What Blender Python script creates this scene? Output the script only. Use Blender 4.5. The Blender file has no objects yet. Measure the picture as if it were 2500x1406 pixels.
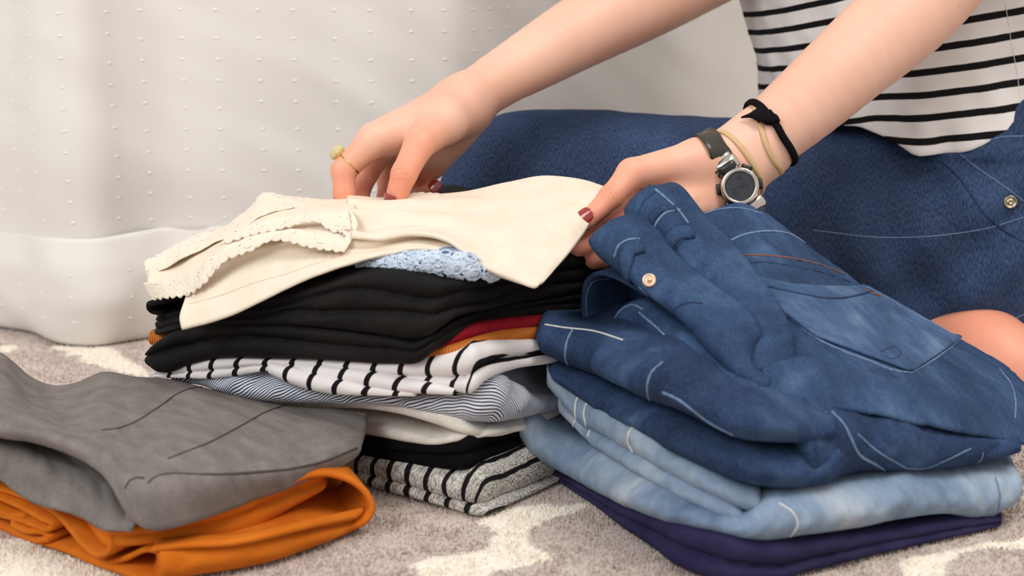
import bpy, math
import numpy as np
from mathutils import Vector
from mathutils.bvhtree import BVHTree

# ------------------------------------------------------------------ camera, world, lights, exposure
SC = bpy.context.scene
COL = SC.collection
FPX = 2500 * 50.0 / 36.0
CAM_Z, PITCH = 0.36, math.radians(13.0)

cam_data = bpy.data.cameras.new('camera')
cam_data.lens = 50.0
cam_data.sensor_width = 36.0
cam_data.clip_start = 0.02
cam_data.dof.use_dof = True
cam_data.dof.focus_distance = 1.04
cam_data.dof.aperture_fstop = 6.3
cam = bpy.data.objects.new('camera', cam_data)
cam.location = (0, 0, CAM_Z)
cam.rotation_euler = (math.pi / 2 - PITCH, 0, 0)
COL.objects.link(cam)
SC.camera = cam

world = bpy.data.worlds.new('room_light')
SC.world = world
world.use_nodes = True
world.node_tree.nodes['Background'].inputs[0].default_value = (1.0, 0.965, 0.93, 1)
world.node_tree.nodes['Background'].inputs[1].default_value = 0.70


def area_light(name, loc, target, size, power, colr):
    d = bpy.data.lights.new(name, 'AREA')
    d.shape = 'RECTANGLE'
    d.size, d.size_y = size
    d.energy = power
    d.color = colr
    o = bpy.data.objects.new(name, d)
    o.location = loc
    o.rotation_euler = (Vector(target) - Vector(loc)).to_track_quat('-Z', 'Y').to_euler()
    COL.objects.link(o)
    return o


area_light('window_light', (-1.55, -0.75, 1.8), (-0.05, 1.1, 0.1), (1.5, 1.3), 40, (0.95, 0.975, 1.0))
area_light('overhead_fill', (0.9, 0.35, 2.2), (0.1, 1.15, 0.0), (0.9, 0.9), 30, (1.0, 0.95, 0.9))  # added overhead fill, no fixture known; top-down light that leaves folds dark underneath

SC.view_settings.view_transform = 'Standard'
SC.view_settings.look = 'None'
SC.view_settings.gamma = 1.0
SC.view_settings.use_curve_mapping = False
SC.view_settings.exposure = -0.12


# ------------------------------------------------------------------ maths helpers
def ray(u, v):
    cx, cy = (u - 1250.0) / FPX, -(v - 703.0) / FPX
    c, s = math.cos(PITCH), math.sin(PITCH)
    return np.array([cx, c + cy * s, -s + cy * c])


def P(u, v, y):
    """point on the ray of pixel (u, v) at distance y (metres) from the camera along the floor"""
    d = ray(u, v)
    return np.array([0, 0, CAM_Z]) + d * (y / d[1])


def PZ(u, v, z):
    d = ray(u, v)
    return np.array([0, 0, CAM_Z]) + d * ((z - CAM_Z) / d[2])


def PA(pts):
    return np.array([P(*p) for p in pts])


RNG = np.random.RandomState(7)
_TAB = np.random.RandomState(3).rand(256, 256)


def vnoise(x, y):
    x = np.asarray(x, float); y = np.asarray(y, float)
    xi = np.floor(x).astype(int); yi = np.floor(y).astype(int)
    fx = x - xi; fy = y - yi
    fx = fx * fx * (3 - 2 * fx); fy = fy * fy * (3 - 2 * fy)
    g = lambda a, b: _TAB[a % 256, b % 256]
    return ((g(xi, yi) * (1 - fx) + g(xi + 1, yi) * fx) * (1 - fy) + (g(xi, yi + 1) * (1 - fx) + g(xi + 1, yi + 1) * fx) * fy) * 2 - 1


def fbm(x, y, o=3):
    r = 0; a = 1.0
    for i in range(o):
        r = r + a * vnoise(np.asarray(x) * 2 ** i + 17.3 * i, np.asarray(y) * 2 ** i + 5.1 * i)
        a *= 0.5
    return r


def spline(pts, m, closed=False):
    """smooth resampling of control points (n, d) to m points, by chord length"""
    p = np.asarray(pts, float)
    if closed:
        p = np.vstack([p, p[:1]])
    n = len(p)
    if n == 1:
        return np.repeat(p, m, 0)
    d = np.sqrt((np.diff(p[:, :3], axis=0) ** 2).sum(1)) + 1e-9
    t = np.concatenate([[0], np.cumsum(d)])
    return hermite(p, t, np.linspace(0, t[-1], m), closed)


def hermite(p, t, q, closed=False):
    n = len(p)
    dl = np.diff(p, axis=0) / np.diff(t)[:, None]
    m = np.zeros_like(p)
    if n > 2:
        h = np.diff(t)
        w = (h[:-1] / (h[:-1] + h[1:]))[:, None]
        m[1:-1] = dl[:-1] * (1 - w) + dl[1:] * w
    m[0] = dl[0]; m[-1] = dl[-1]
    if closed:
        m[0] = m[-1] = (dl[0] + dl[-1]) / 2
    i = np.clip(np.searchsorted(t, q, side='right') - 1, 0, n - 2)
    h = (t[i + 1] - t[i])[:, None]
    s = (q[:, None] - t[i][:, None]) / h
    return ((2 * s ** 3 - 3 * s ** 2 + 1) * p[i] + (s ** 3 - 2 * s ** 2 + s) * h * m[i]
            + (-2 * s ** 3 + 3 * s ** 2) * p[i + 1] + (s ** 3 - s ** 2) * h * m[i + 1])


def nrm(v):
    v = np.asarray(v, float)
    return v / (np.sqrt((v ** 2).sum(-1, keepdims=True)) + 1e-12)


def grid_normals(g):
    a = np.gradient(g, axis=0); b = np.gradient(g, axis=1)
    return nrm(np.cross(b, a))


# ------------------------------------------------------------------ mesh helpers
def mesh_from(name, verts, faces, uv=None, smooth=True):
    """verts (n,3); faces (m,4) or (m,3) int array or list of such arrays; uv (n,2) per vertex"""
    if not isinstance(faces, list):
        faces = [faces]
    faces = [np.asarray(f, np.int32) for f in faces if len(f)]
    me = bpy.data.meshes.new(name)
    verts = np.asarray(verts, np.float32)
    me.vertices.add(len(verts))
    me.vertices.foreach_set('co', verts.ravel())
    loops = np.concatenate([f.ravel() for f in faces])
    sizes = np.concatenate([np.full(len(f), f.shape[1], np.int32) for f in faces])
    me.loops.add(len(loops))
    me.loops.foreach_set('vertex_index', loops)
    me.polygons.add(len(sizes))
    me.polygons.foreach_set('loop_start', np.concatenate([[0], np.cumsum(sizes)[:-1]]).astype(np.int32))
    me.polygons.foreach_set('loop_total', sizes)
    if uv is not None:
        l = me.uv_layers.new(name='UVMap')
        l.data.foreach_set('uv', np.asarray(uv, np.float32)[loops].ravel())
    me.update(calc_edges=True)
    me.validate()
    if smooth:
        me.polygons.foreach_set('use_smooth', np.ones(len(me.polygons), bool))
    return me


BASE = {}


def root(name, label, cat, base, group=None):
    o = bpy.data.objects.new(name, None)
    o.empty_display_size = 0.05
    o.location = base
    o['label'] = label; o['category'] = cat
    if group:
        o['group'] = group
    COL.objects.link(o)
    BASE[o] = np.array(base, float)
    return o


def put(name, me, mat, parent=None, base=None):
    o = bpy.data.objects.new(name, me)
    COL.objects.link(o)
    if mat is not None and len(me.materials) == 0:
        me.materials.append(mat)
    b = np.array(base, float) if base is not None else np.zeros(3)
    if parent is not None:
        b = BASE[parent]
    off = b
    if np.abs(off).sum() > 0:
        co = np.empty(len(me.vertices) * 3, np.float32)
        me.vertices.foreach_get('co', co)
        me.vertices.foreach_set('co', (co.reshape(-1, 3) - off).astype(np.float32).ravel())
        me.update()
    if parent is not None:
        o.parent = parent
        BASE[o] = b
    else:
        o.location = b
        BASE[o] = b
    return o


def tag(o, label, cat, group=None, kind=None):
    if label:
        o['label'] = label
    if cat:
        o['category'] = cat
    if group:
        o['group'] = group
    if kind:
        o['kind'] = kind
    return o


def quads(nr, nc, wrap_r=False, wrap_c=False, off=0):
    r = np.arange(nr if wrap_r else nr - 1); c = np.arange(nc if wrap_c else nc - 1)
    R, C = np.meshgrid(r, c, indexing='ij')
    R2 = (R + 1) % nr; C2 = (C + 1) % nc
    return (np.stack([R * nc + C, R * nc + C2, R2 * nc + C2, R2 * nc + C], -1).reshape(-1, 4) + off)


def sheet(name, g, th, mat, parent, uv=None, **kw):
    """thick cloth sheet from a grid of points (nr, nc, 3)"""
    nr, nc = g.shape[:2]
    n = grid_normals(g)
    a = (g + n * th / 2).reshape(-1, 3); b = (g - n * th / 2).reshape(-1, 3)
    if uv is None:
        du = np.concatenate([np.zeros((nr, 1)), np.cumsum(np.sqrt((np.diff(g, axis=1) ** 2).sum(-1)), 1)], 1)
        dv = np.concatenate([np.zeros((1, nc)), np.cumsum(np.sqrt((np.diff(g, axis=0) ** 2).sum(-1)), 0)], 0)
        uv = np.stack([du, dv], -1)
    uv = uv.reshape(-1, 2)
    N = nr * nc
    q = quads(nr, nc)
    idx = np.arange(N).reshape(nr, nc)
    rim = np.concatenate([idx[0, :], idx[1:, -1], idx[-1, -2::-1], idx[-2:0:-1, 0]])
    # rounded rim: one extra ring in the middle pushed out
    rim2 = np.roll(rim, -1)
    mid = (a[rim] + b[rim]) / 2
    inner = np.zeros_like(mid)
    gi = np.zeros_like(g)
    gi[0] += g[0] - g[1]; gi[-1] += g[-1] - g[-2]; gi[:, 0] += g[:, 0] - g[:, 1]; gi[:, -1] += g[:, -1] - g[:, -2]
    inner = nrm(gi.reshape(-1, 3)[rim])
    mid = mid + inner * th * 0.45
    M = np.arange(len(rim)) + 2 * N
    M2 = np.roll(M, -1)
    fs = [q, q[:, ::-1] + N,
          np.stack([rim2, rim, M, M2], -1), np.stack([M2, M, rim + N, rim2 + N], -1)]
    V = np.vstack([a, b, mid]); U = np.vstack([uv, uv, uv[rim]])
    me = mesh_from(name, V, np.concatenate(fs), U)
    return put(name, me, mat, parent, **kw)


def patch_grid(cols, nr, nc):
    """bicubic surface through columns of control points (all columns same length)"""
    C = np.array([PA(c) if len(c[0]) == 3 and c[0][0] > -9e8 else c for c in cols])
    C = np.array([spline(c, nr) for c in C])                      # (ncol, nr, 3)
    # common chord parameter across columns
    d = np.sqrt((np.diff(C, axis=0) ** 2).sum(-1)).mean(1) + 1e-9
    t = np.concatenate([[0], np.cumsum(d)])
    q = np.linspace(0, t[-1], nc)
    G = hermite(C.reshape(len(C), -1), t, q).reshape(nc, nr, 3)
    return G.transpose(1, 0, 2)


def wrinkle(g, amp, fx, fy, seed=0, o=3, ang=0.0):
    """displace grid along its normal by stretched noise (frequencies per metre of arc)"""
    nr, nc = g.shape[:2]
    du = np.concatenate([np.zeros((nr, 1)), np.cumsum(np.sqrt((np.diff(g, axis=1) ** 2).sum(-1)), 1)], 1)
    dv = np.concatenate([np.zeros((1, nc)), np.cumsum(np.sqrt((np.diff(g, axis=0) ** 2).sum(-1)), 0)], 0)
    c, s = math.cos(ang), math.sin(ang)
    a = du * c + dv * s; b = -du * s + dv * c
    return g + grid_normals(g) * (amp * fbm(a * fx + seed * 7.7, b * fy + seed * 3.1, o))[..., None]


def rings_mesh(name, rings, cap0=True, cap1=True, uv=None):
    """loft of closed rings (nr, nc, 3) with domed ends"""
    R = list(rings); U = list(uv) if uv is not None else None

    def dome(r, nxt, u):
        c = r.mean(0); d = nrm(r.mean(0) - nxt.mean(0))
        rad = np.sqrt(((r - c) ** 2).sum(1)); rr = min(np.percentile(rad, 15), 0.02, 0.45 * np.ptp(r[:, 2]))
        o = []
        for k, (sc, f) in enumerate(((0.93, 0.35), (0.75, 0.65), (0.45, 0.88), (0.02, 1.0))):
            o.append((c + (r - c) * sc + d * rr * f * 0.8, u))
        return o
    pre = dome(R[0], R[1], U[0] if U else None) if cap0 else []
    post = dome(R[-1], R[-2], U[-1] if U else None) if cap1 else []
    allr = [x[0] for x in pre[::-1]] + R + [x[0] for x in post]
    V = np.vstack(allr)
    nr, nc = len(allr), len(R[0])
    UU = None
    if U is not None:
        UU = np.vstack([x[1] for x in pre[::-1]] + U + [x[1] for x in post])
    return mesh_from(name, V, quads(nr, nc, wrap_c=True), UU)


def band(name, st, mat, parent, back=None, depth=None, layers=(0, 1), gd=0.004, bulge=0.0, m=None, wr=0.0, wf=(25, 60), seed=0,
         ground=False, wob=0.0, crown=0.0, stripe=None, zback=0.0, zmin=0.0012, kt=7, cap0=True, cap1=True, under=0.0, fine=0.3):
    """folded layer of cloth: stations (u, v_top, v_bottom, y) along its visible edge, closed towards the back"""
    st = np.array(st, float)
    T = []; B = []
    for (u, vt, vb, y) in st:
        if ground:
            b = PZ(u, vb, zmin); y = b[1]
        else:
            b = P(u, vb, y)
        t = P(u, vt, y)
        b[2] = max(b[2], zmin); t[2] = max(t[2], b[2] + 0.003)
        T.append(t); B.append(b)
    T = np.array(T); B = np.array(B)
    L = np.sqrt((np.diff((T + B) / 2, axis=0) ** 2).sum(1)).sum()
    m = m or int(np.clip(L / 0.0022, 40, 220))
    TB = spline(np.hstack([(T + B) / 2, T, B]), m)
    M, T, B = TB[:, :3], TB[:, 3:6], TB[:, 6:9]
    tan = np.gradient(M, axis=0); tan[:, 2] = 0
    k = np.ones(9) / 9
    for a in range(2):
        tan[:, a] = np.convolve(np.pad(tan[:, a], 4, mode='edge'), k, 'valid')
    tan = nrm(tan)
    n = np.stack([tan[:, 1], -tan[:, 0], np.zeros(m)], 1)
    arc = np.concatenate([[0], np.cumsum(np.sqrt((np.diff(M, axis=0) ** 2).sum(1)))])
    if depth is not None:
        bk = -n * depth
        BT = T + bk; BB = B + bk
    else:
        bp = spline(np.array([[x, y, 0] for x, y in back]), m)
        BT = bp.copy(); BT[:, 2] = T[:, 2] + zback
        BB = bp.copy(); BB[:, 2] = B[:, 2] + zback * 0.6
    BT[:, 2] = np.maximum(BT[:, 2], BB[:, 2] + 0.002)
    nl = len(layers) - 1
    K = max(13, nl * 9 + 1)
    s = np.linspace(0, 1, K)
    bl = np.array(layers, float)[None, :].repeat(m, 0)
    for j in range(1, nl):
        bl[:, j] += wob * fbm(arc * 18 + seed * 3 + j * 5, np.full(m, j * 2.2 + seed), 2)
    bl = np.sort(np.clip(bl, 0, 1), 1)
    S = s[None, :].repeat(m, 0)
    off = np.zeros_like(S)
    for j in range(nl):
        a = bl[:, j:j + 1]; b = bl[:, j + 1:j + 2] + 1e-6
        f = np.clip((S - a) / (b - a), 0, 1)
        mask = (S >= a) & (S <= b)
        h = (T[:, 2] - B[:, 2])[:, None] * (b - a)
        g = np.minimum(gd, np.maximum(h * 0.5, 0.001)) if gd < 0.02 else gd
        off = np.where(mask, -g * (1 - np.sqrt(np.clip(1 - (2 * f - 1) ** 2, 0, 1))), off)
    off += bulge * np.sin(np.pi * S) * np.clip((T[:, 2:3] - B[:, 2:3]) / 0.03, 0, 1)
    if under:
        off -= under * S
    F = T[:, None] * (1 - S)[..., None] + B[:, None] * S[..., None] + n[:, None] * off[..., None]
    if wr:
        d = wr * fbm(arc[:, None] * wf[0] + seed * 9.1, S * (T - B)[:, 2:3] * wf[1] + seed, 3)
        d = d + wr * fine * fbm(arc[:, None] * 95 + S * 3 + seed * 4.7, S * (T - B)[:, 2:3] * 40 + arc[:, None] * 30, 2)
        F = F + n[:, None] * d[..., None] + np.array([0, 0, 1]) * d[..., None] * 0.35
    w = np.linspace(0, 1, kt + 2)[1:-1]
    top0, top1 = F[:, 0], BT
    topr = top1[:, None] * (1 - w)[None, :, None] + top0[:, None] * w[None, :, None]
    topr[..., 2] += crown * np.sin(np.pi * w)[None]
    if wr:
        topr[..., 2] += wr * 0.8 * fbm(topr[..., 0] * 22 + seed, topr[..., 1] * 22, 2) * np.sin(np.pi * w)[None] ** 0.5
    botr = F[:, -1][:, None] * (1 - w)[None, :, None] + BB[:, None] * w[None, :, None]
    ring = np.concatenate([BT[:, None], topr, F, botr, BB[:, None]], 1)
    ring[..., 2] = np.maximum(ring[..., 2], zmin)
    pl = np.concatenate([np.zeros((m, 1)), np.cumsum(np.sqrt((np.diff(ring, axis=1) ** 2).sum(-1)), 1)], 1)
    if stripe is not None:
        dl = np.array([stripe[0], stripe[1], 0.0])
        nz = np.clip((n * dl).sum(1), 0, 1)[:, None]
        c = (ring * dl).sum(-1) - np.minimum(ring[..., 2] - T[:, 2:3], 0) * nz
        UV = np.stack([c, pl], -1)
    else:
        UV = np.stack([arc[:, None].repeat(ring.shape[1], 1), pl], -1)
    me = rings_mesh(name, ring, cap0, cap1, UV)
    return put(name, me, mat, parent)


def on_top(st, below, dy, ymax=9.0):
    """same stations, set back by dy from the front edge of the fold they lie on"""
    bu = np.array([q[0] for q in below]); by = np.array([q[3] for q in below])
    return [(u, vt, vb, min(ymax, float(np.interp(u, bu, by)) + dy)) for (u, vt, vb, y) in st]


def tube_mesh(name, pts, r, sides=8, closed=False, flat=None, nrmls=None, dens=0.002, m=None):
    p = np.asarray(pts, float)
    L = np.sqrt((np.diff(p, axis=0) ** 2).sum(1)).sum()
    m = m or int(np.clip(L / dens, 6, 220))
    if nrmls is not None:
        pp = spline(np.hstack([p, nrmls]), m, closed)
        p, N = pp[:, :3], nrm(pp[:, 3:6])
    else:
        p = spline(p, m, closed); N = None
    if closed:
        p = p[:-1]; N = N[:-1] if N is not None else None
    t = nrm(np.gradient(p, axis=0) if not closed else np.roll(p, -1, 0) - np.roll(p, 1, 0))
    if N is None:
        ref = np.array([0.13, -0.5, 0.85])
        N = nrm(np.cross(t, np.cross(ref, t)))
    S = nrm(np.cross(t, N)); N = np.cross(S, t)
    a = np.linspace(0, 2 * math.pi, sides, endpoint=False)
    rw, rh = (r, r) if flat is None else (r, flat)
    ring = p[:, None] + S[:, None] * (rw * np.cos(a))[None, :, None] + N[:, None] * (rh * np.sin(a))[None, :, None]
    ln = np.concatenate([[0], np.cumsum(np.sqrt((np.diff(p, axis=0) ** 2).sum(1)))])[:, None]
    uv = np.stack([ln.repeat(sides, 1), (np.cos(a) * rw + 0.05)[None].repeat(len(p), 0)], -1)
    if closed:
        return mesh_from(name, ring.reshape(-1, 3), quads(len(p), sides, wrap_r=True, wrap_c=True), uv.reshape(-1, 2))
    V = np.vstack([ring.reshape(-1, 3), p[:1] - t[:1] * rh * 0.6, p[-1:] + t[-1:] * rh * 0.6])
    U = np.vstack([uv.reshape(-1, 2), uv[0, :1], uv[-1, :1]])
    n0 = len(p) * sides
    j = np.arange(sides); j2 = (j + 1) % sides
    tri = np.concatenate([np.stack([np.full(sides, n0), j2, j], -1), np.stack([np.full(sides, n0 + 1), j + (len(p) - 1) * sides, j2 + (len(p) - 1) * sides], -1)])
    return mesh_from(name, V, [quads(len(p), sides, wrap_c=True), tri], U)


def lathe_mesh(name, prof, seg=32):
    """profile (r, z) revolved round z"""
    a = np.linspace(0, 2 * math.pi, seg, endpoint=False)
    pr = np.array(prof, float)
    V = np.stack([pr[:, 0:1] * np.cos(a), pr[:, 0:1] * np.sin(a), pr[:, 1:2].repeat(seg, 1)], -1)
    return mesh_from(name, V.reshape(-1, 3), quads(len(pr), seg, wrap_c=True)[:, ::-1], smooth=True)


def xform(me, origin, ex, ey, ez):
    co = np.empty(len(me.vertices) * 3, np.float32)
    me.vertices.foreach_get('co', co)
    co = co.reshape(-1, 3)
    w = np.array(origin) + co[:, :1] * np.array(ex) + co[:, 1:2] * np.array(ey) + co[:, 2:3] * np.array(ez)
    me.vertices.foreach_set('co', w.astype(np.float32).ravel())
    me.update()
    return me


def bvh(objs):
    V = []; F = []; n = 0
    for o in objs:
        me = o.data; b = BASE[o]
        co = np.empty(len(me.vertices) * 3, np.float32); me.vertices.foreach_get('co', co)
        V += [tuple(x) for x in (co.reshape(-1, 3) + b)]
        F += [[i + n for i in p.vertices] for p in me.polygons]
        n = len(V)
    return BVHTree.FromPolygons(V, F)


def hit(tree, u, v):
    d = Vector(ray(u, v)).normalized()
    l, nn, i, t = tree.ray_cast(Vector((0, 0, CAM_Z)), d)
    if l is None:
        return None, None
    nn = np.array(nn)
    if nn @ np.array(d) > 0:
        nn = -nn
    return np.array(l), nn


def seam(name, tree, px, r, mat, parent, lift=0.3, flat=None, n=None):
    """thin raised seam laid on a surface along a path picked in the photograph"""
    r = r * 0.75
    flat = flat or r * 0.6
    px = spline(np.array([[a, b, 0] for a, b in px], float), n or max(8, int(len(px) * 7)))
    pts = []; ns = []
    for u, v, _ in px:
        l, nn = hit(tree, u, v)
        if l is None:
            continue
        if pts and np.linalg.norm(l - pts[-1]) > 0.06:
            continue
        pts.append(l + nn * (flat or r) * lift); ns.append(nn)
    if len(pts) < 3:
        return None
    pts = np.array(pts); ns = np.array(ns)
    for _ in range(2):
        pts[1:-1] = (pts[:-2] + 2 * pts[1:-1] + pts[2:]) / 4
        ns[1:-1] = (ns[:-2] + 2 * ns[1:-1] + ns[2:]) / 4
    return put(name, tube_mesh(name, pts, r, 6, flat=flat, nrmls=ns), mat, parent)


# ------------------------------------------------------------------ materials
def mat_base(name, rough=0.85, sheen=0.0, spec=0.3):
    m = bpy.data.materials.new(name)
    m.use_nodes = True
    nt = m.node_tree
    b = nt.nodes['Principled BSDF']
    b.inputs['Roughness'].default_value = rough
    b.inputs['Specular IOR Level'].default_value = spec
    if sheen:
        b.inputs['Sheen Weight'].default_value = sheen
        b.inputs['Sheen Roughness'].default_value = 0.5
    return m, nt, b


def srgb(r, g, b):
    f = lambda c: ((c / 255 + 0.055) / 1.055) ** 2.4 if c / 255 > 0.04045 else c / 255 / 12.92
    return (f(r), f(g), f(b), 1)


def N(nt, t, **kw):
    n = nt.nodes.new(t)
    for k, v in kw.items():
        if k.startswith('_'):
            setattr(n, k[1:], v)
        else:
            n.inputs[k].default_value = v
    return n


def noise(nt, vec, scale, detail=2.0, rough=0.5, stretch=None):
    if stretch is not None:
        mp = N(nt, 'ShaderNodeMapping')
        mp.inputs['Scale'].default_value = stretch
        nt.links.new(vec, mp.inputs['Vector']); vec = mp.outputs[0]
    n = N(nt, 'ShaderNodeTexNoise')
    n.inputs['Scale'].default_value = scale; n.inputs['Detail'].default_value = detail; n.inputs['Roughness'].default_value = rough
    nt.links.new(vec, n.inputs['Vector'])
    return n.outputs[0]


def ramp(nt, fac, stops):
    r = N(nt, 'ShaderNodeValToRGB')
    e = r.color_ramp.elements
    while len(e) < len(stops):
        e.new(0.5)
    for i, (p, c) in enumerate(stops):
        e[i].position = p; e[i].color = c
    nt.links.new(fac, r.inputs[0])
    return r.outputs[0]


def mixc(nt, fac, a, b, mode='MIX'):
    m = N(nt, 'ShaderNodeMix', _data_type='RGBA', _blend_type=mode)
    for s, v in ((0, fac), (6, a), (7, b)):
        if hasattr(v, 'links'):
            nt.links.new(v, m.inputs[s])
        else:
            m.inputs[s].default_value = v
    return m.outputs[2]


def math_n(nt, op, a, b=None, c=None):
    m = N(nt, 'ShaderNodeMath', _operation=op)
    for i, v in enumerate((a, b, c)):
        if v is None:
            continue
        if hasattr(v, 'links'):
            nt.links.new(v, m.inputs[i])
        else:
            m.inputs[i].default_value = v
    return m.outputs[0]


def bump(nt, b, h, dist=0.0005, strength=0.6):
    n = N(nt, 'ShaderNodeBump')
    n.inputs['Distance'].default_value = dist; n.inputs['Strength'].default_value = strength
    nt.links.new(h, n.inputs['Height'])
    nt.links.new(n.outputs[0], b.inputs['Normal'])


def coords(nt, kind='UV'):
    return N(nt, 'ShaderNodeTexCoord').outputs[kind]


def cloth(name, c1, c2, mott=40, fine=900, rough=0.9, sheen=0.0, stretch=(1, 1, 1), bd=0.0004, bs=0.5, fleck=0.35, spec=0.25):
    m, nt, b = mat_base(name, rough, sheen, spec)
    uv = coords(nt, 'UV')
    a = noise(nt, uv, mott, 3, 0.55)
    f = noise(nt, uv, fine, 2, 0.6, stretch)
    col = ramp(nt, a, [(0.3, c1), (0.72, c2)])
    dark = mixc(nt, 1.0, col, (0.55, 0.55, 0.55, 1), 'MULTIPLY')
    lite = mixc(nt, 1.0, col, (1.5, 1.5, 1.5, 1), 'MULTIPLY')
    fl = ramp(nt, f, [(0.32, (0, 0, 0, 1)), (0.68, (1, 1, 1, 1))])
    fc = mixc(nt, fl, dark, lite)
    nt.links.new(mixc(nt, fleck, col, fc), b.inputs['Base Color'])
    bump(nt, b, f, bd, bs)
    return m


def denim(name, dark, mid, light, fade=0.5, mott=28, twill=0.5, slub=0.45):
    m, nt, b = mat_base(name, 0.9, 0.0, 0.12)
    uv = coords(nt, 'UV')
    a = noise(nt, uv, mott, 4, 0.6)
    col = ramp(nt, a, [(0.28, dark), (0.5, mid), (0.5 + 0.28 / max(fade, 0.05) * 0.5, light)])
    mp = N(nt, 'ShaderNodeMapping'); mp.inputs['Rotation'].default_value = (0, 0, 0.9); mp.inputs['Scale'].default_value = (1, 0.22, 1)
    nt.links.new(uv, mp.inputs['Vector'])
    f = noise(nt, mp.outputs[0], 1500, 2, 0.6)
    s = noise(nt, uv, 140, 3, 0.6, (1, 0.25, 1))
    fl = ramp(nt, f, [(0.36, (0.0, 0.0, 0.0, 1)), (0.7, (1, 1, 1, 1))])
    dk = mixc(nt, 1.0, col, (0.5, 0.52, 0.58, 1), 'MULTIPLY')
    lt = mixc(nt, 0.16, col, srgb(190, 205, 225))
    c2 = mixc(nt, twill, col, mixc(nt, fl, dk, lt))
    c3 = mixc(nt, slub, c2, mixc(nt, 1.0, c2, ramp(nt, s, [(0.3, (0.6, 0.62, 0.66, 1)), (0.7, (1.35, 1.33, 1.3, 1))]), 'MULTIPLY'))
    nt.links.new(c3, b.inputs['Base Color'])
    bump(nt, b, f, 0.0005, 0.5)
    return m


def striped(name, base, line, period, width, soft=0.03, axis=0, fine=900, wobble=0.0008, rib=None, rough=0.9, base2=None, phase=0.0, wscale=60):
    m, nt, b = mat_base(name, rough, 0.0, 0.2)
    uv = coords(nt, 'UV')
    sx = N(nt, 'ShaderNodeSeparateXYZ'); nt.links.new(uv, sx.inputs[0])
    w = noise(nt, uv, wscale, 2)
    x = math_n(nt, 'ADD', sx.outputs[axis], math_n(nt, 'MULTIPLY', math_n(nt, 'SUBTRACT', w, 0.5), wobble * 4))
    x = math_n(nt, 'ADD', x, phase)
    fr = math_n(nt, 'FRACT', math_n(nt, 'DIVIDE', math_n(nt, 'ADD', x, 10 * period), period))
    d = math_n(nt, 'ABSOLUTE', math_n(nt, 'SUBTRACT', fr, 0.5))
    k = ramp(nt, math_n(nt, 'MULTIPLY', d, 2.0), [(max(width - soft, 0.0), (1, 1, 1, 1)), (width + soft, (0, 0, 0, 1))])
    f = noise(nt, uv, fine, 2, 0.6)
    bc = mixc(nt, f, base, base2 or base)
    nt.links.new(mixc(nt, k, bc, line), b.inputs['Base Color'])
    h = f
    if rib:
        wv = N(nt, 'ShaderNodeTexWave'); wv.inputs['Scale'].default_value = rib
        wv.bands_direction = 'X'
        nt.links.new(uv, wv.inputs['Vector'])
        h = math_n(nt, 'ADD', f, wv.outputs[1])
    bump(nt, b, h, 0.0005, 0.5)
    return m


def plain(name, c, rough=0.5, metal=0.0, spec=0.5, coat=0.0):
    m, nt, b = mat_base(name, rough, 0, spec)
    uv = coords(nt, 'Object')
    f = noise(nt, uv, 220, 2)
    nt.links.new(mixc(nt, f, tuple(x * 0.93 for x in c[:3]) + (1,), tuple(min(1, x * 1.06) for x in c[:3]) + (1,)), b.inputs['Base Color'])
    b.inputs['Metallic'].default_value = metal
    if coat:
        b.inputs['Coat Weight'].default_value = coat; b.inputs['Coat Roughness'].default_value = 0.08
    return m


def lace_mat(name, c, hole=0.0023, amount=0.30):
    m, nt, b = mat_base(name, 0.9, 0.1, 0.2)
    uv = coords(nt, 'UV')
    v = N(nt, 'ShaderNodeTexVoronoi'); v.inputs['Scale'].default_value = 1 / hole; v.inputs['Randomness'].default_value = 0.75
    nt.links.new(uv, v.inputs['Vector'])
    big = noise(nt, uv, 130, 2)
    th = math_n(nt, 'MULTIPLY', ramp(nt, big, [(0.42, (0, 0, 0, 1)), (0.6, (1, 1, 1, 1))]), amount)
    k = math_n(nt, 'GREATER_THAN', v.outputs['Distance'], th)
    b.inputs['Base Color'].default_value = c
    nt.links.new(k, b.inputs['Alpha'])
    bump(nt, b, v.outputs['Distance'], 0.0006, 0.7)
    return m


def skin_mat():
    m, nt, b = mat_base('skin', 0.48, 0, 0.4)
    ob = coords(nt, 'Object')
    a = noise(nt, ob, 14, 3, 0.55)
    f = noise(nt, ob, 900, 2, 0.6)
    at = N(nt, 'ShaderNodeVertexColor', _layer_name='flush')
    col = ramp(nt, a, [(0.3, srgb(228, 178, 153)), (0.7, srgb(236, 191, 168))])
    red = ramp(nt, a, [(0.3, srgb(232, 140, 108)), (0.7, srgb(238, 158, 128))])
    c = mixc(nt, at.outputs[0], col, red)
    sp = N(nt, 'ShaderNodeTexVoronoi'); sp.inputs['Scale'].default_value = 55
    nt.links.new(ob, sp.inputs['Vector'])
    k = math_n(nt, 'LESS_THAN', sp.outputs['Distance'], 0.045)
    c = mixc(nt, math_n(nt, 'MULTIPLY', k, 0.45), c, srgb(190, 110, 70))
    nt.links.new(c, b.inputs['Base Color'])
    b.inputs['Subsurface Weight'].default_value = 0.22
    b.inputs['Subsurface Radius'].default_value = (1.0, 0.35, 0.2)
    b.inputs['Subsurface Scale'].default_value = 0.006
    bump(nt, b, f, 0.00025, 0.25)
    return m


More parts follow.
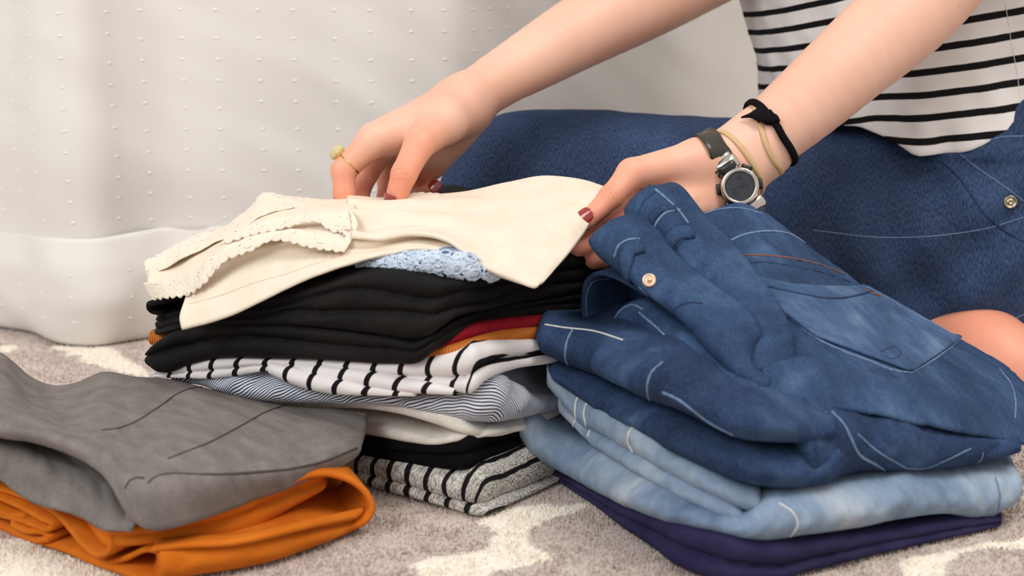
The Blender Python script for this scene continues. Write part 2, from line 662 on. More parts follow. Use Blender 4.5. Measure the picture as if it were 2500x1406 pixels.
M = {}
M['skin'] = skin_mat()
M['crease'] = plain('skin crease', srgb(212, 138, 108), 0.6, 0, 0.2)
M['nail'] = plain('red nail polish', srgb(150, 42, 36), 0.16, 0, 0.6, 0.8)
M['denim_worn'] = denim('dark worn denim', srgb(17, 32, 60), srgb(30, 53, 90), srgb(58, 88, 131), 0.35, 9, 0.7, 0.15)
M['denim_top'] = denim('blue folded denim', srgb(30, 47, 76), srgb(46, 70, 104), srgb(88, 116, 152), 0.42, 16, 0.3, 0.4)
M['denim_pocket'] = denim('faded pocket denim', srgb(44, 67, 100), srgb(70, 96, 132), srgb(120, 143, 172), 0.5, 16, 0.3, 0.4)
M['denim_mid'] = denim('mid blue denim', srgb(24, 39, 67), srgb(38, 59, 93), srgb(80, 107, 144), 0.42, 15, 0.3, 0.4)
M['denim_light'] = denim('light washed denim', srgb(98, 120, 148), srgb(140, 159, 181), srgb(190, 200, 208), 0.6, 12, 0.25, 0.3)
M['seam_blue'] = cloth('pale blue seam', srgb(84, 110, 142), srgb(122, 146, 174), 300, 1500)
M['seam_dark'] = cloth('dark denim seam', srgb(34, 50, 78), srgb(52, 72, 104), 300, 1500)
M['seam_light'] = cloth('whitish seam', srgb(190, 196, 196), srgb(226, 222, 208), 300, 1500)
M['stitch_rust'] = cloth('rust thread', srgb(110, 72, 62), srgb(140, 92, 76), 300, 1500)
M['navy'] = cloth('navy jersey', srgb(42, 39, 70), srgb(54, 51, 82), 20, 1200, 0.95, 0.0, fleck=0.2, spec=0.08)
M['grey'] = cloth('grey marl jersey', srgb(112, 106, 102), srgb(132, 125, 120), 60, 900, 0.95, 0.0, (0.45, 1.3, 1), fleck=0.3, spec=0.08)
M['grey_seam'] = cloth('dark grey seam', srgb(70, 62, 64), srgb(84, 76, 78), 300, 1500)
M['orange'] = cloth('rust orange twill', srgb(194, 100, 20), srgb(212, 118, 36), 30, 1400, 0.85, 0.0, fleck=0.16, spec=0.12)
M['mustard'] = striped('ribbed orange knit', srgb(200, 116, 48), srgb(150, 78, 28), 0.0022, 0.3, 0.2, 0)
M['red'] = cloth('dark red jersey', srgb(128, 12, 28), srgb(150, 22, 38), 40, 900)
M['black'] = cloth('black sheer fabric', srgb(15, 14, 15), srgb(30, 27, 26), 20, 1600, 0.7, 0.0, fleck=0.3, spec=0.14)
M['black_jersey'] = cloth('black jersey', srgb(11, 11, 13), srgb(18, 17, 20), 20, 1200, 0.95, 0.0, spec=0.06)
M['oat'] = cloth('oatmeal jersey', srgb(212, 205, 196), srgb(228, 222, 213), 60, 800, fleck=0.25, spec=0.1)
M['white_stripe'] = striped('white knit with black stripes', srgb(236, 230, 228), srgb(22, 17, 20), 0.0205, 0.2, 0.02, 0, rib=420, wobble=0.0003)
M['pinstripe'] = striped('fine navy striped cotton', srgb(218, 222, 232), srgb(30, 36, 58), 0.0026, 0.42, 0.1, 1, wobble=0.004, wscale=22)
M['crochet'] = cloth('pale blue crochet yarn', srgb(186, 202, 222), srgb(214, 225, 237), 200, 1500, fleck=0.3)
M['crochet_base'] = cloth('blue grey cotton', srgb(104, 122, 150), srgb(134, 152, 178), 200, 1500)
M['cream'] = cloth('cream cotton jersey', srgb(228, 212, 192), srgb(234, 221, 203), 50, 900, 0.92, 0.0, (0.4, 1.5, 1), fleck=0.09, spec=0.1)
M['cream_seam'] = cloth('cream seam', srgb(222, 200, 176), srgb(232, 212, 190), 300, 1500)
M['lace'] = lace_mat('cream lace', srgb(234, 221, 203), 0.0021, 0.22)
M['tee'] = striped('white jersey with black stripes', srgb(236, 232, 228), srgb(20, 17, 20), 1.0, 0.31, 0.025, 1, rib=None, wobble=0.012, base2=srgb(244, 241, 238), phase=0.5)
M['steel'] = plain('polished steel', srgb(214, 205, 195), 0.16, 1.0)
M['steel_dark'] = plain('dark steel', srgb(90, 88, 88), 0.25, 1.0)
M['rubber'] = plain('black resin', srgb(34, 33, 32), 0.3, 0, 0.5)
M['strap'] = plain('black glossy strap', srgb(52, 50, 44), 0.28, 0, 0.6)
M['lcd'] = plain('dark lcd', srgb(46, 50, 56), 0.12, 0, 0.6)
M['lcd_ink'] = plain('lcd segments', srgb(24, 27, 32), 0.3)
M['leather'] = plain('tan leather cord', srgb(206, 172, 126), 0.55)
M['ribbon'] = cloth('black ribbon', srgb(12, 11, 14), srgb(22, 20, 23), 60, 900, 0.85, 0.0, spec=0.1)
M['gold'] = plain('gold', srgb(226, 184, 112), 0.2, 1.0)
M['stone'] = plain('pale olive stone', srgb(206, 192, 140), 0.1, 0, 0.7)
M['brass'] = plain('aged brass', srgb(168, 158, 134), 0.35, 1.0)
M['copper'] = plain('copper button', srgb(228, 186, 160), 0.35, 0.6)
M['skirt'] = cloth('ivory woven cotton', srgb(226, 222, 216), srgb(232, 228, 223), 4, 900, 0.8, 0.0, fleck=0.05)
M['tuft'] = plain('white woven tuft', srgb(240, 237, 232), 0.8, 0, 0.2)
M['hair'] = plain('brown hair', srgb(88, 58, 38), 0.5)
M['wall'] = plain('warm white wall paint', srgb(214, 208, 198), 0.9)
M['boards'] = plain('oak floor', srgb(150, 120, 90), 0.6)

# ------------------------------------------------------------------ the setting: floor, wall, rug, bed
def box_mesh(name, x0, x1, y0, y1, z0, z1):
    V = np.array([[x, y, z] for z in (z0, z1) for y in (y0, y1) for x in (x0, x1)])
    F = np.array([[0, 2, 3, 1], [4, 5, 7, 6], [0, 1, 5, 4], [2, 6, 7, 3], [0, 4, 6, 2], [1, 3, 7, 5]])
    return mesh_from(name, V, F, V[:, :2], smooth=False)


tag(put('floor', box_mesh('floor', -3.2, 3.2, -2.6, 3.6, -0.11, -0.0125), M['boards']), 'plain floor under the rug', None, kind='structure')
tag(put('wall_back', box_mesh('wall_back', -3.2, 3.2, 3.5, 3.6, -0.0125, 2.6), M['wall']), 'plain pale wall behind the bed', None, kind='structure')

RUG_POLYS = [
    [(-20, 1310), (60, 1318), (130, 1340), (200, 1352), (250, 1380), (300, 1392), (310, 1440), (-20, 1440)],
    [(128, 845), (230, 836), (285, 850), (340, 888), (368, 918), (290, 906), (240, 890), (190, 868)],
    [(-5, 842), (45, 845), (30, 858), (-5, 858)],
    [(1195, 1252), (1290, 1228), (1440, 1232), (1400, 1252), (1320, 1270), (1290, 1290), (1300, 1325), (1352, 1360), (1300, 1378), (1195, 1390), (1180, 1420),
     (1035, 1420), (1008, 1376), (1060, 1356), (1150, 1352), (1205, 1338), (1212, 1300), (1175, 1275)],
    [(2180, 1372), (2300, 1345), (2452, 1318), (2520, 1300), (2520, 1342), (2420, 1338), (2340, 1350), (2306, 1370), (2303, 1420), (2206, 1420)],
    [(2474, 1183), (2540, 1170), (2540, 1222), (2495, 1220)],
]


def in_poly(x, y, poly):
    r = np.zeros(x.shape, bool)
    n = len(poly)
    for i in range(n):
        (x0, y0), (x1, y1) = poly[i], poly[(i + 1) % n]
        c = (y0 > y) != (y1 > y)
        r ^= c & (x < (x1 - x0) * (y - y0) / (y1 - y0 + 1e-12) + x0)
    return r


def rug_mask(x, y):
    xx = x + 0.004 * fbm(x * 60, y * 60, 2); yy = y + 0.004 * fbm(x * 60 + 40, y * 60, 2)
    r = np.zeros(x.shape, bool)
    for pl in RUG_POLYS:
        r |= in_poly(xx, yy, [tuple(PZ(u, v, 0)[:2]) for u, v in pl])
    # the trellis beyond what the frame and the piles leave open
    a = (xx + 0.02) / 0.46; b = (yy - 0.83) / 0.52
    lat = np.abs(np.cos(np.pi * a) * np.cos(np.pi * b)) + 0.16 * np.cos(4 * np.pi * a) * np.cos(4 * np.pi * b)
    far = (np.abs(xx) > 0.40 + 0.30 * (yy - 0.8).clip(0, 9)) | (yy > 1.25) | (yy < 0.76)
    return r | ((np.abs(lat) < 0.13) & far & (np.abs(x) > 0.38 * y + 0.02))


def rug():
    o = root('rug', 'grey rug with a cream trellis pattern under the piles', 'rug', (0, 1.0, -0.0125))
    xs = np.unique(np.concatenate([np.linspace(-1.6, -0.62, 60), np.arange(-0.62, 0.62, 0.004), np.linspace(0.62, 1.6, 60)]))
    ys = np.unique(np.concatenate([np.linspace(0.1, 0.66, 50), np.arange(0.66, 1.44, 0.004), np.linspace(1.44, 2.6, 70)]))
    X, Y = np.meshgrid(xs, ys)
    Z = 0.0008 * fbm(X * 90, Y * 90, 2) - 0.0012
    V = np.stack([X, Y, Z], -1)
    n = X.size
    W = V.copy(); W[..., 2] = -0.0122
    nr, nc = X.shape
    idx = np.arange(n).reshape(nr, nc)
    rim = np.concatenate([idx[0, :], idx[1:, -1], idx[-1, -2::-1], idx[-2:0:-1, 0]]); rim2 = np.roll(rim, -1)
    m, nt, b = mat_base('rug wool', 0.98, 0.2, 0.1)
    at = N(nt, 'ShaderNodeVertexColor', _layer_name='pile')
    ob = coords(nt, 'Object')
    f = noise(nt, ob, 420, 3, 0.7)
    c = mixc(nt, at.outputs[0], srgb(206, 191, 182), srgb(248, 240, 226))
    c = mixc(nt, 0.5, c, mixc(nt, 1.0, c, ramp(nt, f, [(0.3, (0.9, 0.9, 0.9, 1)), (0.7, (1.08, 1.08, 1.08, 1))]), 'MULTIPLY'))
    nt.links.new(c, b.inputs['Base Color'])
    bump(nt, b, f, 0.0015, 0.5)
    me = mesh_from('rug_base', np.vstack([V.reshape(-1, 3), W.reshape(-1, 3)]), np.concatenate([quads(nr, nc), np.stack([rim2, rim, rim + n, rim2 + n], -1)]), None)
    k = rug_mask(X.ravel(), Y.ravel()).astype(np.float32)
    at_ = me.color_attributes.new('pile', 'FLOAT_COLOR', 'POINT')
    kk = np.concatenate([k, k])
    at_.data.foreach_set('color', np.stack([kk, kk, kk, np.ones_like(kk)], -1).ravel())
    put('rug_base', me, m, o)
    # pile: short leaning tufts
    rs = np.random.RandomState(11)
    nf = 150000
    fy = 0.70 + 0.72 * rs.rand(nf) ** 1.15
    fx = (rs.rand(nf) * 2 - 1) * (0.40 * fy + 0.03)
    h = 0.0026 + 0.0008 * rs.rand(nf)
    ang = rs.rand(nf) * 6.283
    ln = 0.0016 * rs.rand(nf)
    w = 0.0009
    a = np.stack([fx + w * np.cos(ang), fy + w * np.sin(ang), np.full(nf, -0.002)], -1)
    c_ = np.stack([fx - w * np.cos(ang), fy - w * np.sin(ang), np.full(nf, -0.002)], -1)
    t = np.stack([fx + ln * np.cos(ang * 3), fy + ln * np.sin(ang * 3), h - 0.002], -1)
    V = np.stack([a, c_, t], 1).reshape(-1, 3)
    F = np.arange(nf * 3).reshape(-1, 3)
    me = mesh_from('pile', V, F, None)
    k = np.repeat(rug_mask(fx, fy).astype(np.float32), 3)
    at_ = me.color_attributes.new('pile', 'FLOAT_COLOR', 'POINT')
    at_.data.foreach_set('color', np.stack([k, k, k, np.ones_like(k)], -1).ravel())
    p = put('pile', me, m, o)
    p['kind'] = 'stuff'


rug()


def bed():
    o = root('bed', 'bed covered to the floor by an ivory dotted skirt', 'bed', (-0.1, 1.7, 0.0))
    foot = [PZ(u, v, 0.004)[:2] for u, v in ((0, 790), (90, 806), (160, 828), (250, 832), (330, 820), (430, 808), (600, 806), (800, 804), (1000, 800), (1110, 790), (1190, 765), (1270, 730), (1400, 680), (1600, 615), (1850, 545))]
    foot = [np.array([-1.5, 1.75]), np.array([-0.95, 1.52])] + foot + [np.array([0.62, 2.35])]
    pth = spline(np.array([[a, b, 0] for a, b in foot]), 420)
    tan = nrm(np.gradient(pth, axis=0)); n = np.stack([tan[:, 1], -tan[:, 0], 0 * tan[:, 0]], 1)
    arc = np.concatenate([[0], np.cumsum(np.sqrt((np.diff(pth, axis=0) ** 2).sum(1)))])
    zs = 0.092 + 0.014 * vnoise(arc * 3.1, arc * 0 + 2) + 0.012 * np.exp(-((pth[:, 0] + 0.52) / 0.1) ** 2)
    fold = 0.009 * fbm(arc * 4.5 + 3.0, arc * 0 + 1.5, 3)

    def surf(z, z_lo, z_hi, lower):
        f = (z - z_lo) / (z_hi - z_lo)
        if lower:
            out = 0.011 * np.sin(np.pi * np.clip(f, 0, 1) ** 0.8) ** 0.8 + fold * 1.0 + 0.004 * fbm(arc[:, None] * 14, z * 20, 2)
        else:
            out = 0.004 * (1 - f) ** 8 + fold * (1.0 - 0.6 * f) + 0.012 * np.exp(-f * 0.46 / 0.06) * 0 + 0.004 * fbm(arc[:, None] * 6 + z * 9, z * 5 + 4, 3) - 0.009 * np.exp(-(f / 0.10) ** 2) * (0.6 + 0.4 * vnoise(arc[:, None] * 8, z * 0))
        return out
    fold = fold[:, None]
    tufts = []
    # lower band
    F = np.linspace(0, 1, 30)[None, :]
    z = F * zs[:, None] * np.ones_like(F)
    g = pth[:, None] + n[:, None] * surf(z, 0.0, zs[:, None], True)[..., None]; g[..., 2] = z + 0.002
    lo = sheet('skirt_hem_band', g.transpose(1, 0, 2), 0.002, M['skirt'], o)
    # upper panel
    F = np.linspace(0, 1, 70)[None, :]
    z = zs[:, None] * (1 - F) + 0.56 * F
    g2 = pth[:, None] + n[:, None] * surf(z, zs[:, None], 0.56, False)[..., None]; g2[..., 2] = z - 0.002
    up = sheet('skirt_panel', g2.transpose(1, 0, 2), 0.002, M['skirt'], o)
    # the box of the bed behind the skirt
    top = np.vstack([pth[:, :2] - n[:, :2] * 0.035, [[0.62, 3.3], [-1.5, 3.3]]])
    nt_ = len(top)
    V = np.vstack([np.c_[top, np.full(nt_, 0.02)], np.c_[top, np.full(nt_, 0.555)]])
    i = np.arange(nt_); j = (i + 1) % nt_
    me = bpy.data.meshes.new('mattress_base')
    me.from_pydata([tuple(v) for v in V], [], [tuple(x) for x in np.stack([i, j, j + nt_, i + nt_], -1)] + [tuple(range(nt_, 2 * nt_)), tuple(range(nt_))[::-1]])
    me.update()
    put('mattress_base', me, M['skirt'], o)
    # woven tufts
    tm = None
    row = 0
    for gi, par, zlist in ((g2, up, np.arange(0.115, 0.40, 0.0215)), (g, lo, (0.024, 0.047, 0.070))):
        for zz in zlist:
            row += 1
            for a in np.arange(0.35 + 0.012 * (row % 2) * 0, 2.05, 0.036):
                k = np.searchsorted(arc, a)
                if k >= len(arc) - 2 or pth[k, 0] < -0.60 or pth[k, 0] > 0.02:
                    continue
                zc = gi[k, :, 2]
                q = np.searchsorted(zc, zz + 0.01 * vnoise(a * 3, 0.3))
                if q <= 0 or q >= len(zc) - 1:
                    continue
                p = gi[k, q] + n[k] * 0.0011
                if tm is None:
                    A = np.linspace(0, 2 * math.pi, 12, endpoint=False)
                    rr = 1 / (np.abs(np.cos(A)) ** 0.8 + np.abs(np.sin(A)) ** 0.8)
                    ring1 = np.stack([0.0034 * rr * np.cos(A), 0 * A, 0.0016 * rr * np.sin(A)], -1)
                    ring2 = ring1 * 0.55 + np.array([0, -0.0005, 0])
                    V = np.vstack([ring1, ring2, [[0, -0.0006, 0]]])
                    jj = np.arange(12); j2 = (jj + 1) % 12
                    tm = mesh_from('tuft', V, [np.stack([jj, j2, j2 + 12, jj + 12], -1), np.stack([jj + 12, j2 + 12, np.full(12, 24)], -1)])
                    tm.materials.append(M['tuft'])
                t = bpy.data.objects.new('tuft', tm)
                COL.objects.link(t)
                t.parent = par
                t.location = Vector(p - BASE[par])
                t.rotation_euler = (0, 0, math.atan2(tan[k, 1], tan[k, 0]))


bed()

# ------------------------------------------------------------------ front left pile: orange trousers, grey sweatpants
BK_A = [(-0.42, 0.98), (-0.25, 1.0), (-0.12, 0.97)]


def ribbon(name, path, depth_vec, th, mat, parent, nd=8, m=60, wr=0.0, seed=0):
    p = spline(PA(path), m)
    d = np.array(depth_vec, float)
    t = np.linspace(0, 1, nd)
    g = p[None] + t[:, None, None] * d
    if wr:
        g = wrinkle(g, wr, 20, 20, seed)
    return sheet(name, g, th, mat, parent)


def orange_trousers():
    o = root('folded_trousers', 'rust orange trousers folded flat on the rug under the grey sweatpants', 'trousers', (-0.25, 0.86, 0.0))
    band('lower_layer', [(395, 1340, 1432, 0), (470, 1334, 1416, 0), (560, 1328, 1402, 0), (650, 1312, 1384, 0), (740, 1292, 1355, 0), (830, 1275, 1318, 0), (880, 1262, 1296, 0)],
         M['orange'], o, back=[(-0.22, 0.95), (-0.12, 0.95)], ground=True, gd=0.006, wr=0.0012, seed=1, bulge=0.003)
    band('upper_layer', [(262, 1290, 1345, .79), (340, 1284, 1336, .788), (450, 1262, 1330, .795), (560, 1228, 1318, .808), (640, 1196, 1296, .823), (720, 1164, 1246, .845), (790, 1150, 1202, .862)],
         M['orange'], o, back=[(-0.34, 0.97), (-0.15, 0.98)], gd=0.007, wr=0.0012, seed=2, layers=(0, .45, 1), wob=0.06)
    ribbon('hem_rim', [(372, 1342, .775), (450, 1333, .782), (560, 1327, .79), (650, 1310, .80), (740, 1289, .817), (830, 1270, .84), (872, 1260, .85)], (0.004, 0.012, 0.0), 0.004, M['orange'], o, m=60, nd=4)
    # the loop at the right end where the leg folds over
    ribbon('fold_loop', [(690, 1186, .832), (760, 1160, .845), (815, 1160, .855), (868, 1180, .858), (900, 1212, .858), (909, 1245, .856), (893, 1272, .853), (850, 1290, .85), (780, 1314, .842), (700, 1338, .832)],
           (-0.022, 0.05, 0.003), 0.0042, M['orange'], o, m=70)
    # open hem at the front corner
    ribbon('hem_opening', [(395, 1350, .782), (360, 1342, .786), (310, 1362, .79), (262, 1380, .797), (312, 1398, .79), (352, 1412, .785), (392, 1420, .78)],
           (0.035, 0.06, 0.0), 0.0035, M['orange'], o, m=50)
    ribbon('leg_fold', [(-30, 1186, .87), (40, 1206, .858), (100, 1230, .84), (140, 1256, .828), (172, 1292, .815), (206, 1332, .80), (240, 1355, .79), (262, 1346, .786), (270, 1322, .79), (258, 1296, .795), (230, 1273, .803), (190, 1256, .815), (140, 1234, .83)],
           (0.05, 0.075, 0.0), 0.0042, M['orange'], o, m=90)
    ribbon('leg_fold', [(-30, 1204, .868), (50, 1238, .85), (100, 1266, .836), (130, 1283, .826), (118, 1292, .828), (85, 1283, .838), (40, 1268, .85), (-30, 1250, .868)],
           (0.05, 0.075, 0.0), 0.004, M['orange'], o, m=60)
    ribbon('leg_fold', [(-30, 1232, .866), (20, 1258, .855), (60, 1262, .848), (30, 1276, .852), (60, 1296, .842), (105, 1300, .834), (125, 1312, .828), (90, 1322, .832)],
           (0.05, 0.075, 0.0), 0.004, M['orange'], o, m=60)
    ribbon('bottom_fold', [(-30, 1270, .872), (50, 1306, .852), (110, 1324, .836), (170, 1344, .82), (240, 1374, .802), (310, 1398, .788), (360, 1424, .778)],
           (0.05, 0.075, 0.0), 0.006, M['orange'], o, m=60)
    return o


orange_trousers()


def grey_pants():
    o = root('folded_sweatpants', 'grey marl sweatpants with dark seams draped over the orange trousers', 'sweatpants', (-0.25, 0.88, 0.035))
    cols = [
        [(-230, 1010, 1.0), (-230, 1030, .95), (-230, 1055, .905), (-230, 1078, .875), (-230, 1092, .868), (-230, 1100, .868)],
        [(-90, 885, 1.0), (-90, 935, .94), (-90, 985, .885), (-90, 1025, .85), (-90, 1048, .842), (-90, 1060, .846)],
        [(0, 868, 1.0), (0, 930, .93), (0, 985, .875), (0, 1025, .838), (0, 1048, .826), (0, 1060, .832)],
        [(70, 925, .99), (70, 965, .94), (75, 1005, .885), (80, 1040, .842), (85, 1066, .822), (90, 1080, .826)],
        [(140, 948, .985), (145, 985, .935), (150, 1025, .88), (155, 1060, .835), (165, 1092, .81), (180, 1112, .812)],
        [(255, 910, .99), (260, 965, .93), (265, 1030, .865), (262, 1090, .818), (262, 1130, .793), (262, 1172, .786)],
        [(320, 918, .985), (325, 985, .915), (330, 1060, .85), (325, 1130, .80), (318, 1185, .775), (318, 1262, .771)],
        [(390, 925, .98), (400, 995, .91), (400, 1065, .85), (395, 1135, .80), (390, 1178, .778), (375, 1290, .771)],
        [(470, 940, .968), (480, 1005, .905), (485, 1070, .85), (485, 1135, .805), (480, 1170, .787), (465, 1272, .785)],
        [(590, 970, .955), (595, 1020, .905), (600, 1075, .86), (600, 1125, .826), (598, 1158, .81), (590, 1228, .812)],
        [(730, 997, .945), (730, 1035, .91), (735, 1080, .875), (735, 1118, .851), (732, 1145, .838), (725, 1180, .84)],
        [(830, 1004, .938), (830, 1035, .918), (830, 1065, .898), (828, 1092, .88), (825, 1112, .87), (815, 1142, .868)],
        [(893, 1012, .932), (892, 1035, .922), (888, 1060, .91), (882, 1083, .90), (875, 1098, .893), (866, 1112, .89)],
    ]
    g = patch_grid(cols, 60, 150)
    g = wrinkle(g, 0.0016, 14, 30, 4, 3, 0.6)
    a = sheet('upper_leg', g, 0.0034, M['grey'], o)
    cols = [
        [(-220, 1095, .90), (-220, 1120, .88), (-220, 1140, .88)],
        [(-80, 1055, .89), (-80, 1100, .862), (-80, 1140, .862)],
        [(0, 1048, .885), (0, 1112, .842), (0, 1166, .84)],
        [(110, 1078, .872), (95, 1165, .826), (88, 1222, .823)],
        [(205, 1112, .85), (165, 1198, .812), (150, 1242, .81)],
        [(280, 1172, .828), (235, 1238, .796), (205, 1262, .795)],
        [(318, 1228, .806), (285, 1268, .782), (255, 1290, .781)],
        [(345, 1262, .776), (330, 1284, .772), (320, 1296, .775)],
    ]
    g = patch_grid(cols, 30, 70)
    g = wrinkle(g, 0.0022, 30, 45, 9, 3, 0.4)
    b = sheet('under_leg', g, 0.0034, M['grey'], o)
    band('inner_fold', [(0, 1100, 1160, .88), (110, 1130, 1215, .865), (220, 1170, 1250, .835), (330, 1200, 1270, .81), (480, 1180, 1255, .825), (650, 1150, 1200, .86), (800, 1110, 1145, .89)],
         M['grey'], o, back=[(-0.34, 1.0), (-0.14, 0.97)], gd=0.006, zback=-0.004)
    t = bvh([a])
    for px in ([(250, 1050), (290, 1045), (330, 1030), (370, 1005), (400, 985), (430, 963), (460, 950), (492, 945)],
               [(410, 1120), (450, 1104), (500, 1085), (560, 1055), (600, 1033), (650, 1005), (700, 988)],
               [(305, 1192), (318, 1172), (335, 1165), (352, 1168)],
               [(362, 1178), (378, 1164), (410, 1156), (470, 1157), (540, 1158), (620, 1153), (700, 1146), (780, 1130), (872, 1094)]):
        seam('seam', t, px, 0.0011, M['grey_seam'], a, 0.2)
    return o


grey_pants()

# ------------------------------------------------------------------ middle pile of tops
BK_B = [(-0.22, 1.05), (-0.06, 1.13), (0.075, 1.03)]
DL = (0.79, -0.61)


def knit_jumper():
    o = root('folded_knit_jumper', 'silver grey knit jumper with black stripes at the bottom of the tops pile', 'jumper', (-0.06, 0.99, 0.0))
    m = striped('silver knit with black stripes', srgb(176, 170, 160), srgb(14, 13, 14), 0.0172, 0.27, 0.05, 0, 900, 0.0010, None, 0.6, srgb(248, 244, 236), phase=0.004)
    nt = m.node_tree; b = nt.nodes['Principled BSDF']
    uv = coords(nt, 'UV')
    v = N(nt, 'ShaderNodeTexVoronoi'); v.inputs['Scale'].default_value = 760
    mp = N(nt, 'ShaderNodeMapping'); mp.inputs['Scale'].default_value = (1, 0.5, 1); nt.links.new(uv, mp.inputs[0]); nt.links.new(mp.outputs[0], v.inputs['Vector'])
    old = b.inputs['Base Color'].links[0].from_socket
    nt.links.new(mixc(nt, 0.75, old, mixc(nt, 1.0, old, ramp(nt, v.outputs['Distance'], [(0.1, (1.5, 1.5, 1.5, 1)), (0.8, (0.25, 0.25, 0.25, 1))]), 'MULTIPLY')), b.inputs['Base Color'])
    bump(nt, b, v.outputs['Distance'], 0.0018, 0.8)
    band('lower_fold', [(690, 1110, 1135, 1.0), (800, 1138, 1170, .965), (900, 1165, 1203, .935), (1000, 1190, 1228, .912), (1090, 1218, 1250, .895), (1170, 1238, 1268, .881), (1260, 1212, 1236, .908), (1350, 1178, 1200, .94), (1430, 1150, 1168, .975)],
         m, o, back=BK_B, gd=0.006, wr=0.0006, stripe=DL, seed=3)
    band('upper_fold', [(690, 1080, 1112, 1.0), (800, 1110, 1148, .97), (880, 1117, 1165, .945), (960, 1127, 1187, .922), (1050, 1144, 1214, .902), (1110, 1158, 1230, .89), (1165, 1150, 1245, .884), (1240, 1120, 1218, .908), (1340, 1080, 1180, .942), (1430, 1050, 1150, .98)],
         m, o, back=BK_B, gd=0.009, wr=0.0007, stripe=DL, seed=4)


knit_jumper()


def pile_piece(name, label, cat, parts, mat, **kw):
    o = root(name, label, cat, (-0.06, 1.0, max(0.0, min(P(u, vb, y)[2] for pt in parts for (u, vt, vb, y) in pt))))
    r = []
    for i, st in enumerate(parts):
        r.append(band('fold', st, mat, o, **{**dict(back=BK_B, seed=i + 5), **kw}))
    return o, r


pile_piece('folded_black_top', 'plain black top folded just above the silver striped jumper', 'top',
           [[(780, 1055, 1098, 1.0), (885, 1068, 1118, .952), (1000, 1080, 1138, .918), (1090, 1076, 1150, .897), (1140, 1064, 1152, .89), (1210, 1046, 1122, .912), (1300, 1026, 1088, .945), (1400, 1005, 1056, .985)]],
           M['black_jersey'], gd=0.008, wr=0.001, layers=(0, .5, 1), wob=.08)
pile_piece('folded_oatmeal_top', 'oatmeal jersey top with a deep open fold in the tops pile', 'top',
           [[(700, 980, 1000, .975), (800, 966, 1000, .955), (900, 969, 1004, .932), (980, 980, 1018, .914), (1040, 994, 1036, .902), (1080, 1004, 1050, .895), (1130, 1026, 1064, .889), (1200, 1050, 1068, .901), (1290, 1030, 1048, .935)],
            [(840, 1028, 1058, .970), (890, 1033, 1066, .952), (940, 1042, 1075, .936), (1000, 1057, 1085, .919), (1060, 1070, 1089, .904), (1100, 1064, 1083, .895), (1180, 1052, 1070, .897), (1290, 1034, 1052, .935)]],
           M['oat'], gd=0.007, wr=0.0008)
pile_piece('folded_pinstripe_top', 'fine navy striped cotton top crumpled below the striped jumper', 'top',
           [[(420, 905, 940, .985), (480, 905, 945, .972), (520, 910, 962, .962), (600, 912, 985, .95), (680, 918, 992, .938), (780, 945, 990, .928), (900, 965, 990, .918), (1000, 970, 1002, .905), (1080, 962, 1028, .894), (1150, 945, 1042, .888), (1212, 908, 1046, .895), (1270, 930, 1036, .917), (1325, 960, 1018, .942), (1410, 955, 1000, .985)]],
           M['pinstripe'], gd=0.016, wr=0.0035, wf=(30, 40), bulge=0.004)


def white_jumper():
    o = root('folded_striped_jumper', 'white ribbed jumper with black stripes folded under the black sheer top', 'jumper', (-0.06, 1.0, 0.10))
    kw = dict(back=BK_B, stripe=DL, wr=0.001, gd=0.009)
    band('fold', [(375, 900, 922, .985), (450, 884, 926, .968), (500, 876, 928, .958), (560, 876, 922, .95), (650, 878, 908, .94), (750, 878, 910, .928), (850, 880, 924, .915), (950, 882, 938, .902), (1050, 866, 952, .889), (1110, 856, 962, .881), (1152, 850, 968, .877), (1190, 842, 938, .886), (1260, 834, 906, .91), (1340, 828, 892, .937), (1430, 818, 880, .975)],
         M['white_stripe'], o, layers=(0, .62, 1), wob=.12, **kw)
    band('fold', [(690, 884, 912, .934), (760, 890, 930, .922), (850, 904, 947, .908), (950, 922, 960, .895), (1040, 936, 966, .885), (1110, 946, 968, .88)],
         M['white_stripe'], o, seed=3, **{**kw, 'back': [(-0.13, 1.02), (-0.04, 1.0)]})
    band('fold', [(655, 885, 918, .936), (720, 905, 950, .922), (800, 926, 967, .909), (900, 946, 969, .899), (1010, 956, 970, .89)],
         M['white_stripe'], o, seed=8, **{**kw, 'back': [(-0.14, 1.02), (-0.05, 1.0)]})


white_jumper()
pile_piece('folded_rib_top', 'burnt orange ribbed top peeking out below the dark red top', 'top',
           [[(362, 808, 846, 1.0), (450, 830, 866, .985), (700, 850, 878, .945), (950, 850, 880, .908), (1060, 850, 880, .891), (1110, 846, 874, .886), (1200, 818, 850, .903), (1320, 801, 832, .937), (1430, 792, 824, .975)]],
           M['mustard'], gd=0.006, wr=0.0006, cap0=True)
pile_piece('folded_red_top', 'dark red top showing as a thin layer under the black top', 'top',
           [[(560, 826, 850, .975), (800, 830, 856, .935), (1000, 826, 856, .905), (1085, 822, 852, .892), (1160, 796, 827, .9), (1240, 782, 814, .92), (1330, 774, 806, .945), (1440, 766, 798, .985)]],
           M['red'], gd=0.006, wr=0.0006)


